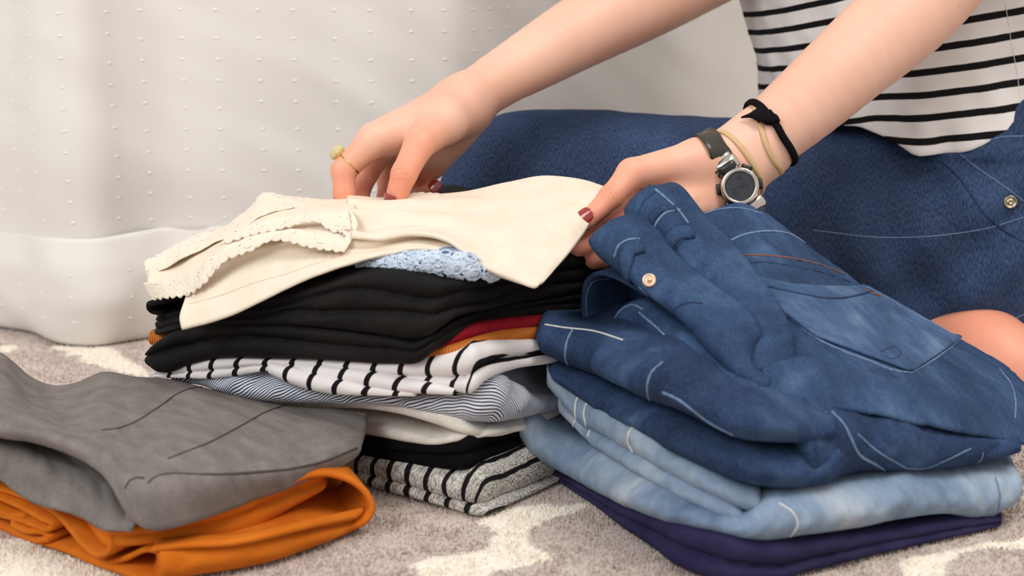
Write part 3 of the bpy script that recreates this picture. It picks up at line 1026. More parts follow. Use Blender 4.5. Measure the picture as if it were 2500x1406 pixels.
def black_top():
    o = root('folded_sheer_top', 'thick folded black sheer top beneath the cream lace top', 'top', (-0.07, 1.0, 0.11))
    band('fold', [(352, 858, 893, .985), (368, 838, 912, .976), (400, 815, 916, .968), (450, 800, 898, .96), (520, 790, 882, .95), (650, 795, 881, .933), (800, 805, 885, .915), (950, 826, 893, .895), (1015, 836, 888, .884), (1055, 816, 866, .882), (1120, 780, 828, .895), (1200, 752, 792, .918), (1320, 732, 774, .95), (1440, 712, 762, .985)],
         M['black'], o, back=BK_B, gd=0.010, wr=0.0016, layers=(0, .38, 1), wob=0.1, wf=(9, 60), seed=2)
    band('fold', [(385, 765, 820, .99), (440, 755, 806, .966), (520, 748, 800, .951), (650, 722, 798, .935), (800, 692, 808, .913), (900, 670, 822, .898), (1000, 672, 838, .884), (1060, 686, 818, .876), (1110, 686, 782, .884), (1200, 676, 756, .908), (1320, 648, 735, .945), (1440, 615, 714, .985)],
         M['black'], o, back=BK_B, gd=0.012, wr=0.0018, layers=(0, .3, .62, 1), wob=0.16, wf=(8, 60), seed=6, zback=0.02)
    ribbon('frill', [(470, 722, .985), (430, 730, .975), (385, 738, .975), (362, 744, .98), (366, 758, .985), (392, 768, .985), (398, 785, .985), (430, 790, .975), (480, 790, .965)],
           (0.03, 0.05, 0.004), 0.004, M['black'], o, m=60)


black_top()


def crochet_top():
    o = root('crochet_top', 'pale blue crochet top tucked under the cream lace top', 'top', (-0.03, 0.98, 0.16))
    st = [(860, 644, 656, .94), (930, 630, 667, .915), (1000, 622, 672, .9), (1080, 620, 679, .889), (1150, 628, 682, .888), (1200, 652, 680, .9), (1240, 668, 682, .915)]
    b = band('base_fold', st, M['crochet_base'], o, back=[(-0.1, 1.02), (0.0, 1.0)], gd=0.012, wr=0.001, m=90)
    t = bvh([b])
    rs = np.random.RandomState(5)
    V = []; F = []; n0 = 0
    for k in range(330):
        u = 880 + 335 * rs.rand(); s = rs.rand()
        vt = np.interp(u, [x[0] for x in st], [x[1] for x in st]); vb = np.interp(u, [x[0] for x in st], [x[2] for x in st])
        l, n = hit(t, u, vt + (vb - vt) * s)
        if l is None:
            continue
        R = 0.0018 + 0.0026 * rs.rand(); r = 0.0006 + 0.0004 * rs.rand()
        e1 = nrm(np.cross(n, rs.randn(3))); e2 = np.cross(n, e1)
        a = np.linspace(0, 6.2832, 12, endpoint=False); c = np.linspace(0, 6.2832, 5, endpoint=False)
        el = 0.5 + 0.5 * rs.rand()
        dirs = e1[None] * np.cos(a)[:, None] + e2[None] * (el * np.sin(a))[:, None]
        pts = l + n * (0.0008 + 0.0012 * rs.rand()) + (dirs * R)[:, None] + dirs[:, None] * (r * np.cos(c))[None, :, None] + n * (r * np.sin(c))[None, :, None]
        V.append(pts.reshape(-1, 3)); F.append(quads(12, 5, True, True, n0)); n0 += 60
    me = mesh_from('crochet_loops', np.vstack(V), np.concatenate(F), np.vstack(V)[:, :2])
    put('crochet_loops', me, M['crochet'], o)['kind'] = 'stuff'


crochet_top()


def lace_strip(name, top, bot, parent, scal='bot', nc=170, amp=0.0022, per=0.0065, th=0.0012):
    T = spline(PA(top), nc); B = spline(PA(bot), nc)
    L = np.concatenate([[0], np.cumsum(np.sqrt((np.diff((T + B) / 2, axis=0) ** 2).sum(1)))])
    f = np.linspace(0, 1, 16)
    sc = amp * np.abs(np.sin(np.pi * L / per)) + 0.0006 * np.abs(np.sin(np.pi * L / per * 5))
    w = nrm(B - T)
    if scal in ('bot', 'both'):
        B = B + w * sc[:, None]
    if scal in ('top', 'both'):
        T = T - w * sc[:, None]
    g = T[None] * (1 - f)[:, None, None] + B[None] * f[:, None, None]
    g = wrinkle(g, 0.0009, 60, 20, len(name))
    return sheet(name, g, th, M['lace'], parent)


def cream_top():
    o = root('cream_lace_top', 'cream cotton top with lace trim laid on top of the tops pile', 'top', (-0.03, 1.0, 0.16))
    low = [
        [(500, 668, 1.0), (462, 700, .958), (450, 742, .945), (442, 776, .935), (447, 802, .93)],
        [(580, 600, 1.0), (560, 630, .966), (553, 682, .947), (550, 732, .933), (556, 770, .925)],
        [(670, 560, 1.0), (655, 580, .968), (663, 632, .948), (672, 680, .93), (682, 712, .92)],
        [(800, 545, 1.0), (800, 566, .966), (812, 602, .945), (822, 632, .927), (832, 651, .914)],
        [(960, 545, 1.0), (960, 562, .962), (978, 584, .94), (992, 598, .924), (1002, 609, .91)],
        [(1120, 545, .99), (1120, 562, .946), (1132, 584, .926), (1142, 604, .908), (1152, 622, .897)],
    ]
    g = patch_grid(low, 44, 120)
    g = wrinkle(g, 0.0011, 18, 34, 2, 3, 0.9)
    a = sheet('body_lower', g, 0.0028, M['cream'], o)
    up = [
        [(850, 485, 1.035), (852, 510, .995), (856, 540, .962), (860, 566, .944), (864, 588, .934)],
        [(925, 488, 1.035), (925, 512, .992), (925, 542, .956), (925, 575, .94), (930, 593, .928)],
        [(1000, 480, 1.035), (1000, 510, .988), (1000, 540, .95), (1000, 566, .932), (1000, 580, .922)],
        [(1130, 471, 1.035), (1125, 510, .982), (1120, 550, .942), (1108, 582, .918), (1095, 592, .908)],
        [(1240, 447, 1.035), (1240, 510, .985), (1230, 570, .935), (1205, 630, .902), (1175, 645, .893)],
        [(1350, 434, 1.035), (1345, 500, .988), (1335, 570, .942), (1308, 640, .904), (1262, 682, .889)],
        [(1430, 444, 1.03), (1420, 500, .985), (1395, 570, .948), (1352, 640, .910), (1312, 697, .888)],
        [(1478, 458, 1.02), (1462, 500, .985), (1428, 558, .962), (1382, 622, .922), (1326, 690, .893)],
    ]
    g = patch_grid(up, 60, 130)
    g = wrinkle(g, 0.0012, 12, 26, 7, 3, 0.3)
    # creases running in from the gathered end on the left
    cc = np.linspace(0, 1, g.shape[1])[None, :]; rr = np.linspace(0, 1, g.shape[0])[:, None]
    w = np.exp(-(cc / 0.42) ** 2)
    g = g + grid_normals(g) * (0.0042 * w * np.sin((rr - 0.12 * cc) * 17.0 + 0.8) * np.clip(rr * 1.6, 0, 1))[..., None]
    b = sheet('body_upper', g, 0.0030, M['cream'], o)
    ribbon('hem_turn', [(1160, 640, .904), (1205, 665, .899), (1255, 684, .894), (1295, 696, .892)], (0.010, 0.020, 0.006), 0.003, M['cream'], o, m=40)
    left = [
        [(366, 650, 1.002), (364, 672, .985), (362, 698, .973)],
        [(420, 622, 1.012), (418, 655, .988), (416, 692, .966)],
        [(500, 582, 1.02), (492, 618, .985), (484, 658, .960)],
        [(590, 535, 1.03), (580, 570, .99), (572, 606, .956)],
        [(642, 482, 1.045), (640, 535, 1.0), (652, 578, .954)],
        [(720, 484, 1.04), (715, 525, .995), (722, 574, .950)],
        [(795, 492, 1.036), (790, 522, .985), (790, 582, .942)],
        [(868, 488, 1.034), (864, 515, .985), (860, 588, .935)],
    ]
    g = patch_grid(left, 40, 90)
    g = wrinkle(g, 0.0012, 40, 24, 5, 3, 0.5)
    c = sheet('body_left', g, 0.0026, M['cream'], o)
    band('inner_fold', [(500, 680, 740, .965), (600, 620, 710, .955), (700, 590, 680, .945), (850, 580, 640, .935), (1000, 560, 605, .93), (1150, 570, 620, .93), (1290, 590, 650, .93)],
         M['cream'], o, back=[(-0.2, 1.03), (0.03, 1.02)], gd=0.008)
    lace_strip('lace_trim', [(352, 642, 1.0), (385, 628, 1.003), (430, 600, 1.01), (480, 574, 1.018), (540, 562, 1.022), (598, 520, 1.032), (640, 477, 1.046), (715, 481, 1.043), (800, 490, 1.039)],
               [(360, 676, .988), (402, 655, .984), (452, 626, .980), (512, 598, .980), (572, 576, .984), (636, 530, 1.0), (720, 508, 1.010), (805, 506, 1.012)], o, 'top')
    lace_strip('lace_trim', [(350, 692, .972), (375, 690, .967), (425, 682, .960), (484, 648, .953), (556, 604, .951), (640, 572, .950), (700, 560, .947), (770, 572, .942), (855, 588, .934)],
               [(368, 726, .966), (405, 722, .957), (448, 716, .949), (500, 686, .942), (548, 636, .943), (610, 606, .943), (680, 582, .940), (760, 598, .933), (842, 612, .924)], o, 'bot')
    lace_strip('lace_trim', [(540, 572, .972), (620, 548, .967), (700, 530, .965), (770, 525, .962), (850, 520, .958)],
               [(548, 590, .966), (630, 566, .961), (700, 552, .957), (770, 541, .953), (820, 562, .946), (856, 556, .942)], o, 'bot')
    lace_strip('lace_trim', [(845, 505, .975), (862, 522, .96), (872, 548, .948), (862, 580, .936)], [(826, 520, .968), (838, 545, .953), (846, 570, .94), (850, 596, .93)], o, 'bot', nc=70)
    lace_strip('lace_trim', [(985, 478, 1.03), (1020, 474, 1.03), (1075, 474, 1.03)], [(950, 494, 1.015), (1010, 494, 1.01), (1072, 480, 1.02)], o, 'top', nc=70)
    t = bvh([a])
    seam('seam', t, [(462, 742), (540, 720), (620, 690), (700, 668), (780, 640), (860, 620), (960, 606)], 0.0007, M['cream_seam'], a, 0.1)
    return o


cream_top()

# ------------------------------------------------------------------ pile of jeans
BK_C = [(0.03, 1.06), (0.13, 1.09), (0.25, 1.06), (0.345, 0.99)]


NAVY = [(1290, 1118, 1140, 0), (1370, 1162, 1185, 0), (1450, 1205, 1238, 0), (1530, 1240, 1302, 0), (1600, 1262, 1352, 0), (1680, 1288, 1405, 0), (1780, 1312, 1432, 0), (1880, 1326, 1424, 0), (2000, 1322, 1394, 0), (2200, 1296, 1345, 0), (2380, 1268, 1302, 0), (2442, 1266, 1285, 0)]
NAVY_Y = [(u, vt, vb, PZ(u, vb, 0.0012)[1]) for (u, vt, vb, y) in NAVY]


def navy_bottom():
    o = root('folded_navy_trousers', 'navy blue trousers lying at the bottom of the jeans pile', 'trousers', (0.16, 0.94, 0.0))
    band('fold', NAVY, M['navy'], o, back=BK_C, ground=True, gd=0.011, wr=0.0022, wf=(26, 30), layers=(0, .55, 1), wob=.1, seed=3)


navy_bottom()


def light_jeans():
    o = root('folded_light_jeans', 'light washed blue jeans between the navy trousers and the darker jeans', 'jeans', (0.16, 0.95, 0.02))
    L = M['denim_light']
    b1 = band('outer_leg', on_top([(1270, 1028, 1075, .985), (1290, 1020, 1112, .965), (1340, 1050, 1145, .945), (1400, 1085, 1178, .92), (1470, 1112, 1220, .892), (1550, 1160, 1254, .868), (1650, 1215, 1288, .843), (1750, 1262, 1308, .823), (1820, 1268, 1322, .81), (1862, 1240, 1328, .804), (1960, 1212, 1316, .814), (2080, 1188, 1302, .832), (2200, 1172, 1278, .848), (2320, 1168, 1262, .864), (2420, 1158, 1276, .88), (2478, 1160, 1244, .895)], NAVY_Y, 0.003, 0.936),
              L, o, back=BK_C, gd=0.006, wr=0.0024, wf=(28, 40), seed=4, bulge=0.007, fine=0.5)
    b2 = band('middle_fold', on_top([(1365, 968, 1012, .972), (1400, 1010, 1052, .955), (1440, 1048, 1092, .935), (1500, 1084, 1132, .91), (1560, 1114, 1168, .885), (1650, 1168, 1222, .852), (1740, 1212, 1262, .83), (1800, 1238, 1292, .815), (1828, 1262, 1302, .81)], NAVY_Y, 0.008, 0.934),
              L, o, back=[(0.05, 1.05), (0.15, 1.0)], gd=0.005, wr=0.0014, seed=5, bulge=0.004, fine=0.5)
    b3 = band('upper_fold', on_top([(1338, 898, 950, .985), (1370, 912, 990, .97), (1410, 950, 1040, .95), (1470, 992, 1072, .922), (1540, 1030, 1115, .89), (1620, 1088, 1160, .862), (1720, 1145, 1212, .833), (1800, 1185, 1245, .815), (1850, 1196, 1262, .806)], NAVY_Y, 0.010, 0.934),
              L, o, back=[(0.05, 1.06), (0.16, 1.0)], gd=0.006, wr=0.0016, seed=6, bulge=0.005, fine=0.5)
    t = bvh([b3])
    for px in ([(1430, 952), (1412, 968), (1404, 1000), (1408, 1030)], [(1454, 966), (1436, 980), (1426, 1010), (1432, 1040)], [(1556, 1036), (1540, 1050), (1534, 1080), (1546, 1104)]):
        seam('belt_loop', t, px, 0.0014, M['seam_light'], b3, 0.5)
    t = bvh([b2])
    for px in ([(1424, 1014), (1404, 1026), (1398, 1044)], [(1456, 1042), (1440, 1052), (1436, 1066)]):
        seam('belt_loop', t, px, 0.0014, M['seam_light'], b2, 0.5)
    t = bvh([b1])
    seam('seam', t, [(1902, 1228), (1935, 1250), (1948, 1280), (1930, 1310)], 0.0009, M['seam_light'], b1)
    seam('seam', t, [(2430, 1165), (2440, 1200), (2436, 1262)], 0.0008, M['seam_blue'], b1)


light_jeans()


def mid_jeans():
    o = root('folded_mid_jeans', 'dark blue jeans folded below the topmost pair in the jeans pile', 'jeans', (0.16, 0.96, 0.05))
    D = M['denim_mid']
    b1 = band('waist_fold', on_top([(1310, 815, 835, .975), (1313, 800, 850, .972), (1322, 788, 864, .966), (1350, 786, 880, .956), (1420, 800, 912, .938), (1500, 830, 945, .915), (1580, 868, 985, .89), (1660, 905, 1012, .866), (1720, 940, 1042, .85), (1800, 972, 1078, .832), (1880, 988, 1086, .822), (1960, 998, 1088, .818), (2020, 1004, 1090, .818)], NAVY_Y, 0.010, 0.926),
              D, o, back=[(0.03, 1.05), (0.2, 1.03)], gd=0.006, wr=0.0022, wf=(30, 40), seed=7, bulge=0.010, fine=0.5)
    b2 = band('inner_fold', on_top([(1350, 890, 935, .985), (1440, 928, 1000, .95), (1560, 988, 1062, .908), (1680, 1040, 1132, .868), (1800, 1082, 1182, .837), (1900, 1105, 1198, .82), (1980, 1095, 1196, .812), (2030, 1060, 1190, .812)], NAVY_Y, 0.012, 0.938),
              D, o, back=[(0.04, 1.05), (0.2, 1.03)], gd=0.006, wr=0.0022, seed=8, bulge=0.008, fine=0.5)
    b3 = band('leg_fold', on_top([(1982, 1040, 1182, .83), (1990, 1020, 1192, .816), (2008, 1006, 1196, .816), (2040, 1003, 1194, .812), (2120, 1012, 1172, .822), (2250, 1036, 1167, .843), (2380, 1060, 1148, .862), (2460, 1080, 1122, .88), (2490, 1085, 1108, .89)], NAVY_Y, 0.002),
              D, o, back=[(0.2, 1.05), (0.35, 0.99)], gd=0.016, wr=0.0026, wf=(24, 40), seed=9, fine=0.5)
    t = bvh([b3])
    seam('seam', t, [(2030, 1004), (2060, 1035), (2080, 1075), (2098, 1110), (2140, 1135), (2190, 1162), (2215, 1164)], 0.0012, M['seam_blue'], b3)
    seam('seam', t, [(2095, 1060), (2140, 1100), (2190, 1130), (2232, 1150), (2300, 1128), (2370, 1095)], 0.0008, M['seam_blue'], b3)
    seam('seam', t, [(2215, 1164), (2290, 1155), (2370, 1138), (2398, 1118), (2400, 1105)], 0.0009, M['seam_blue'], b3)
    seam('seam', t, [(1955, 1022), (1985, 1060), (1992, 1110), (1975, 1165), (1950, 1185)], 0.0009, M['seam_dark'], b3)
    t = bvh([b1])
    seam('seam', t, [(1400, 800), (1385, 830), (1380, 870), (1392, 905)], 0.0011, M['seam_blue'], b1)
    seam('seam', t, [(1416, 803), (1402, 830), (1398, 872), (1408, 905)], 0.0008, M['seam_dark'], b1)
    seam('seam', t, [(1590, 872), (1565, 900), (1556, 940), (1562, 975)], 0.0012, M['seam_dark'], b1)
    seam('seam', t, [(1618, 884), (1590, 910), (1580, 950), (1588, 985)], 0.0012, M['seam_blue'], b1)
    seam('seam', t, [(1618, 958), (1650, 972), (1690, 1000), (1730, 1030), (1790, 1062)], 0.0013, M['seam_blue'], b1)
    seam('seam', t, [(1330, 792), (1380, 800), (1450, 808), (1520, 830)], 0.0010, M['seam_light'], b1)


mid_jeans()


def top_jeans():
    o = root('folded_top_jeans', 'blue jeans with back pocket and copper button on top of the jeans pile', 'jeans', (0.17, 0.96, 0.10))
    D = M['denim_top']
    cols = [
        [(1585, 456, .978), (1632, 492, .962), (1685, 555, .948), (1738, 640, .928), (1790, 730, .902), (1834, 818, .872), (1860, 900, .846), (1868, 965, .830)],
        [(1690, 522, .988), (1735, 575, .972), (1780, 640, .950), (1830, 720, .925), (1880, 800, .896), (1914, 870, .865), (1926, 930, .842), (1928, 982, .828)],
        [(1810, 503, 1.008), (1855, 570, .988), (1905, 650, .96), (1960, 745, .924), (2010, 828, .893), (2042, 890, .866), (2048, 950, .843), (2042, 998, .829)],
        [(1930, 575, 1.015), (1980, 640, .995), (2030, 710, .963), (2080, 790, .93), (2120, 860, .9), (2142, 920, .87), (2148, 970, .848), (2142, 1010, .835)],
        [(2090, 690, 1.018), (2130, 740, .997), (2170, 790, .97), (2210, 850, .937), (2242, 905, .905), (2258, 955, .88), (2262, 1000, .86), (2256, 1038, .847)],
        [(2230, 775, 1.012), (2270, 810, .997), (2310, 850, .975), (2345, 895, .947), (2370, 940, .92), (2382, 985, .895), (2386, 1025, .876), (2382, 1062, .864)],
        [(2350, 832, 1.0), (2390, 860, .988), (2430, 895, .97), (2465, 940, .95), (2487, 985, .928), (2494, 1025, .908), (2497, 1055, .895), (2495, 1080, .884)],
        [(2440, 885, .985), (2480, 915, .975), (2515, 950, .962), (2535, 990, .95), (2540, 1030, .935), (2540, 1060, .92), (2540, 1080, .91), (2535, 1095, .9)],
    ]
    g = patch_grid(cols, 110, 130)
    g = wrinkle(g, 0.0020, 12, 26, 3, 3, 0.5)
    g = wrinkle(g, 0.0006, 60, 90, 6, 2, 0.9)
    pan = sheet('back_panel', g, 0.0035, D, o)
    kw = dict(depth=0.028, gd=0.007, wr=0.0015, wf=(45, 40), fine=0.6)
    a = band('waistband_fold', [(1534, 506, 518, .968), (1537, 492, 534, .966), (1543, 478, 552, .964), (1553, 466, 574, .961), (1570, 457, 588, .957), (1594, 458, 604, .952), (1640, 500, 640, .942), (1690, 566, 688, .932), (1740, 642, 752, .915), (1790, 726, 842, .89), (1818, 778, 900, .868), (1840, 828, 938, .855), (1862, 880, 958, .846), (1880, 915, 966, .842)],
             D, o, **{**kw, 'bulge': 0.010}, seed=2)
    b = band('waistband_fold', [(1447, 580, 592, .95), (1450, 564, 608, .948), (1457, 550, 626, .945), (1470, 539, 646, .941), (1492, 534, 664, .935), (1515, 542, 684, .93), (1545, 572, 706, .922), (1590, 636, 738, .91), (1640, 684, 778, .896), (1700, 736, 830, .877), (1752, 790, 890, .852), (1785, 832, 925, .84), (1815, 870, 950, .834), (1845, 905, 966, .832), (1872, 930, 972, .834)],
             D, o, **{**kw, 'bulge': 0.010}, seed=5)
    c = ribbon('inner_loop', [(1600, 735, .938), (1550, 702, .945), (1500, 676, .952), (1458, 668, .957), (1434, 684, .959), (1424, 730, .959), (1428, 778, .956), (1450, 802, .951), (1500, 812, .944), (1560, 822, .936)], (0.055, 0.065, 0.0), 0.0036, D, o, m=70)
    d = band('inner_fold', [(1492, 762, 800, .945), (1506, 745, 808, .938), (1545, 736, 822, .922), (1600, 775, 870, .896), (1660, 826, 922, .868), (1720, 874, 968, .843), (1775, 920, 985, .824), (1810, 945, 985, .816)],
             D, o, **kw, seed=7)
    band('core', [(1560, 640, 800, .985), (1700, 740, 880, .94), (1850, 800, 960, .87), (2050, 880, 995, .86), (2250, 930, 1035, .875), (2440, 980, 1075, .91)],
         D, o, back=[(0.1, 1.04), (0.2, 1.06), (0.335, 1.0)], gd=0.01, zback=0.004)
    # pocket
    t = bvh([pan])
    edge = [(1768, 664), (1990, 822), (2222, 910), (2346, 826), (2118, 702)]
    q00, q10, q11, q01 = (1772, 664), (1990, 824), (2345, 828), (2118, 702)

    def qpt(s, tt):
        # s along the pocket (mouth to tip), tt across
        lft = np.array(q00) * (1 - s) + np.array(q10) * s
        rgt = np.array(q01) * (1 - s) + np.array(q11) * s
        return lft * (1 - tt) + rgt * tt
    G = np.zeros((30, 26, 3)); ok = True
    for i, s in enumerate(np.linspace(0, 1, 30)):
        for j, tt in enumerate(np.linspace(0, 1, 26)):
            tip = np.array([2222, 910]) - (np.array(q10) + np.array(q11)) / 2
            p = qpt(s, tt) + tip * (1 - abs(2 * tt - 1)) * max(0, (s - 0.35) / 0.65) ** 1.0
            p = p + np.array([4, 16]) * math.sin(math.pi * tt) * (1 - s) ** 3
            l, n = hit(t, p[0], p[1])
            if l is None:
                l = G[i, j - 1] if j else G[i - 1, j]; n = np.array([0, 0, 1.0])
            G[i, j] = l + np.array(n) * 0.0016
    for _ in range(2):
        G[1:-1, 1:-1] = (G[:-2, 1:-1] + G[2:, 1:-1] + G[1:-1, :-2] + G[1:-1, 2:]) / 4
    pk = sheet('back_pocket', G, 0.0022, M['denim_pocket'], o)
    t2 = bvh([pan, pk])
    seam('seam', t2, [(1770, 664), (1840, 712), (1920, 770), (1990, 824), (2060, 858), (2130, 884), (2180, 904), (2224, 910)], 0.0012, M['seam_blue'], pk, 0.4, n=60)
    seam('seam', t2, [(2224, 910), (2270, 884), (2310, 856), (2344, 828)], 0.0012, M['seam_blue'], pk, 0.4)
    seam('seam', t2, [(2344, 828), (2290, 796), (2230, 766), (2170, 730), (2116, 700)], 0.0008, M['seam_blue'], pk, 0.4)
    seam('seam', t2, [(1785, 672), (1830, 690), (1880, 700), (1950, 716), (2030, 728), (2090, 722), (2128, 710)], 0.0012, M['seam_dark'], pk, 0.3)
    seam('stitching', t2, [(2150, 858), (2190, 848), (2200, 862), (2180, 876), (2160, 870)], 0.0006, M['seam_dark'], pk, 0.2)
    seam('rivet_bar', t2, [(1800, 672), (1830, 690), (1858, 700)], 0.0014, M['stitch_rust'], pk, 0.3)
    seam('rivet_bar', t2, [(2112, 706), (2130, 716), (2148, 722)], 0.0014, M['stitch_rust'], pk, 0.3)
    t = bvh([pan])
    seam('seam', t, [(1740, 592), (1770, 592), (1810, 575), (1880, 564), (1930, 572), (1975, 600)], 0.0013, M['seam_blue'], pan, 0.4)
    seam('seam', t, [(1700, 530), (1750, 512), (1810, 508), (1860, 522)], 0.0009, M['seam_blue'], pan, 0.4)
    seam('seam', t, [(1760, 622), (1830, 622), (1920, 628), (2000, 645), (2060, 668)], 0.0011, M['stitch_rust'], pan, 0.2)
    seam('seam', t, [(1780, 650), (1850, 640), (1940, 650), (2020, 668), (2075, 688)], 0.0009, M['seam_dark'], pan, 0.2)
    seam('seam', t, [(2440, 900), (2470, 940), (2480, 985), (2478, 1020)], 0.0009, M['seam_blue'], pan, 0.2)
    t = bvh([a])
    seam('seam', t, [(1592, 580), (1602, 545), (1628, 518), (1660, 512)], 0.0014, M['seam_blue'], a, 0.4)
    seam('seam', t, [(1645, 625), (1660, 590), (1690, 572)], 0.0014, M['seam_dark'], a, 0.4)
    seam('seam', t, [(1556, 530), (1572, 490), (1600, 468)], 0.0008, M['seam_dark'], a, 0.4)
    seam('seam', t, [(1600, 462), (1630, 488), (1662, 520), (1680, 545)], 0.0013, M['seam_blue'], a, 0.5)
    seam('belt_loop', t, [(1640, 640), (1632, 606), (1650, 572), (1690, 566)], 0.0075, D, a, 0.3, flat=0.0016)
    seam('waistband_edge', t, [(1580, 596), (1586, 548), (1612, 512), (1650, 508)], 0.004, M['seam_dark'], a, 0.2, flat=0.0012)
    t = bvh([b])
    seam('belt_loop', t, [(1540, 704), (1528, 660), (1536, 612), (1566, 600)], 0.0075, D, b, 0.3, flat=0.0016)
    seam('seam', t, [(1500, 628), (1510, 600), (1535, 585), (1562, 584)], 0.0013, M['seam_blue'], b, 0.4)
    seam('seam', t, [(1515, 655), (1520, 620), (1545, 602)], 0.0012, M['seam_dark'], b, 0.4)
    seam('seam', t, [(1640, 772), (1652, 750), (1690, 738), (1715, 740)], 0.0011, M['seam_dark'], b, 0.4)
    seam('seam', t, [(1560, 700), (1590, 730), (1625, 770), (1650, 790)], 0.0010, M['seam_blue'], b, 0.4)
    l, n = hit(t, 1585, 685)
    if l is not None:
        n = nrm(n * 0.6 + nrm(np.array([0, 0, CAM_Z]) - l) * 0.6)
        e1 = nrm(np.cross(n, [0.3, 0.1, 1])); e2 = np.cross(n, e1)
        me = xform(lathe_mesh('button', [(0, -0.001), (0.0042, -0.001), (0.0046, 0.0006), (0.0042, 0.0016), (0.0032, 0.0012), (0.0014, 0.0010), (0.0010, 0.0022), (0, 0.0024)], 24), l + n * 0.0008, e1, e2, n)
        bt = put('button', me, M['copper'], b)
        bt['label'] = 'copper coloured metal button'
    t = bvh([d])
    seam('seam', t, [(1560, 762), (1610, 806), (1660, 858), (1710, 912), (1752, 950)], 0.0012, M['seam_blue'], d, 0.4)
    seam('seam', t, [(1500, 780), (1515, 758), (1545, 744), (1570, 755)], 0.0010, M['seam_blue'], d, 0.4)
    t = bvh([c])
    seam('seam', t, [(1432, 770), (1432, 720), (1446, 688), (1490, 680)], 0.0010, M['seam_blue'], c, 0.4)


top_jeans()

# ------------------------------------------------------------------ the person
def cone_sd(p, a, b, ra, rb):
    ba = b - a
    L2 = float(ba @ ba)
    t = np.clip(((p - a) @ ba) / L2, 0, 1)
    d = p - a - t[:, None] * ba
    return np.sqrt((d * d).sum(1)) - (ra + (rb - ra) * t)


class Field:
    """blended round cones, meshed by surface nets on sparse blocks"""

    def __init__(self):
        self.pr = []

    def cone(self, a, b, ra, rb, k=0.01):
        self.pr.append((np.array(a, float), np.array(b, float), ra, rb, k))

    def chain(self, pts, rad, k=0.005):
        for i in range(len(pts) - 1):
            self.cone(pts[i], pts[i + 1], rad[i], rad[i + 1], k)

    def limb(self, pts, rad, n=16):
        q = spline(np.hstack([np.array(pts, float), np.array(rad, float)[:, None]]), n)
        for i in range(n - 1):
            self.cone(q[i, :3], q[i + 1, :3], q[i, 3], q[i + 1, 3], 0.0008)

    def sd(self, p, prims):
        d = np.full(len(p), 9.0)
        for a, b, ra, rb, k in prims:
            e = cone_sd(p, a, b, ra, rb)
            h = np.maximum(k - np.abs(d - e), 0) / k
            d = np.minimum(d, e) - h * h * k * 0.25
        return d

    def mesh(self, h, cut=None):
        BS = 16
        lo = np.min([np.minimum(a - ra, b - rb) for a, b, ra, rb, k in self.pr], 0) - 4 * h
        hi = np.max([np.maximum(a + ra, b + rb) for a, b, ra, rb, k in self.pr], 0) + 4 * h
        nb = np.ceil((hi - lo) / (h * BS)).astype(int)
        dim = nb * BS + 2
        diag = h * BS * 0.87
        c = np.stack(np.meshgrid(*[np.arange(x) for x in nb], indexing='ij'), -1).reshape(-1, 3)
        cen = lo + (c + 0.5) * BS * h
        dall = np.array([cone_sd(cen, a, b, ra, rb) for a, b, ra, rb, k in self.pr])
        near = dall.min(0) < diag + 0.004
        far_in = dall.min(0) < -diag - 0.02
        g = np.stack(np.meshgrid(*[np.arange(BS + 1)] * 3, indexing='ij'), -1).reshape(-1, 3)
        keys = []; pos = []; edges = []
        for bi in np.where(near & ~far_in)[0]:
            prims = [q for q, dd in zip(self.pr, dall[:, bi]) if dd < diag + 0.035]
            base = c[bi] * BS
            D = self.sd(lo + (base + g) * h, prims).reshape(BS + 1, BS + 1, BS + 1)
            if D.min() > 0 or D.max() < 0:
                continue
            s = D < 0
            cor = [(i, j, k) for i in (0, 1) for j in (0, 1) for k in (0, 1)]
            cnt = sum(s[i:BS + i, j:BS + j, k:BS + k].astype(int) for i, j, k in cor)
            cells = np.argwhere((cnt > 0) & (cnt < 8))
            if len(cells) == 0:
                continue
            num = np.zeros((len(cells), 3)); den = np.zeros(len(cells))
            for ax in range(3):
                for o1 in (0, 1):
                    for o2 in (0, 1):
                        e0 = np.zeros(3, int); oth = [x for x in range(3) if x != ax]
                        e0[oth[0]] = o1; e0[oth[1]] = o2
                        e1 = e0.copy(); e1[ax] = 1
                        A = cells + e0; B = cells + e1
                        da = D[tuple(A.T)]; db = D[tuple(B.T)]
                        cr = (da < 0) != (db < 0)
                        t = np.where(cr, da / (da - db + 1e-15), 0)
                        pt = A + 0.0; pt[:, ax] = pt[:, ax] + t
                        num += np.where(cr[:, None], pt, 0); den += cr
            pos.append(lo + (base + num / den[:, None]) * h)
            gc = base + cells
            keys.append((gc[:, 0] * dim[1] + gc[:, 1]) * dim[2] + gc[:, 2])
            for ax in range(3):
                e = np.zeros(3, int); e[ax] = 1
                s0 = s[:BS, :BS, :BS]; s1 = s[e[0]:BS + e[0], e[1]:BS + e[1], e[2]:BS + e[2]]
                w = np.argwhere(s0 != s1)
                if len(w):
                    edges.append((ax, base + w, s0[tuple(w.T)]))
        keys = np.concatenate(keys); pos = np.concatenate(pos)
        od = np.argsort(keys); keys = keys[od]; pos = pos[od]
        F = []
        for ax, w, inside in edges:
            o1, o2 = [x for x in range(3) if x != ax]
            cs = []
            for a, b in ((0, 0), (-1, 0), (-1, -1), (0, -1)):
                q = w.copy(); q[:, o1] += a; q[:, o2] += b
                cs.append((q[:, 0] * dim[1] + q[:, 1]) * dim[2] + q[:, 2])
            cs = np.stack(cs, -1)
            i = np.clip(np.searchsorted(keys, cs), 0, len(keys) - 1)
            ok = (keys[i] == cs).all(1)
            i = i[ok]; ins = inside[ok]
            flip = ins if ax != 1 else ~ins
            i[~flip] = i[~flip][:, ::-1]
            F.append(i)
        return pos, np.concatenate(F)


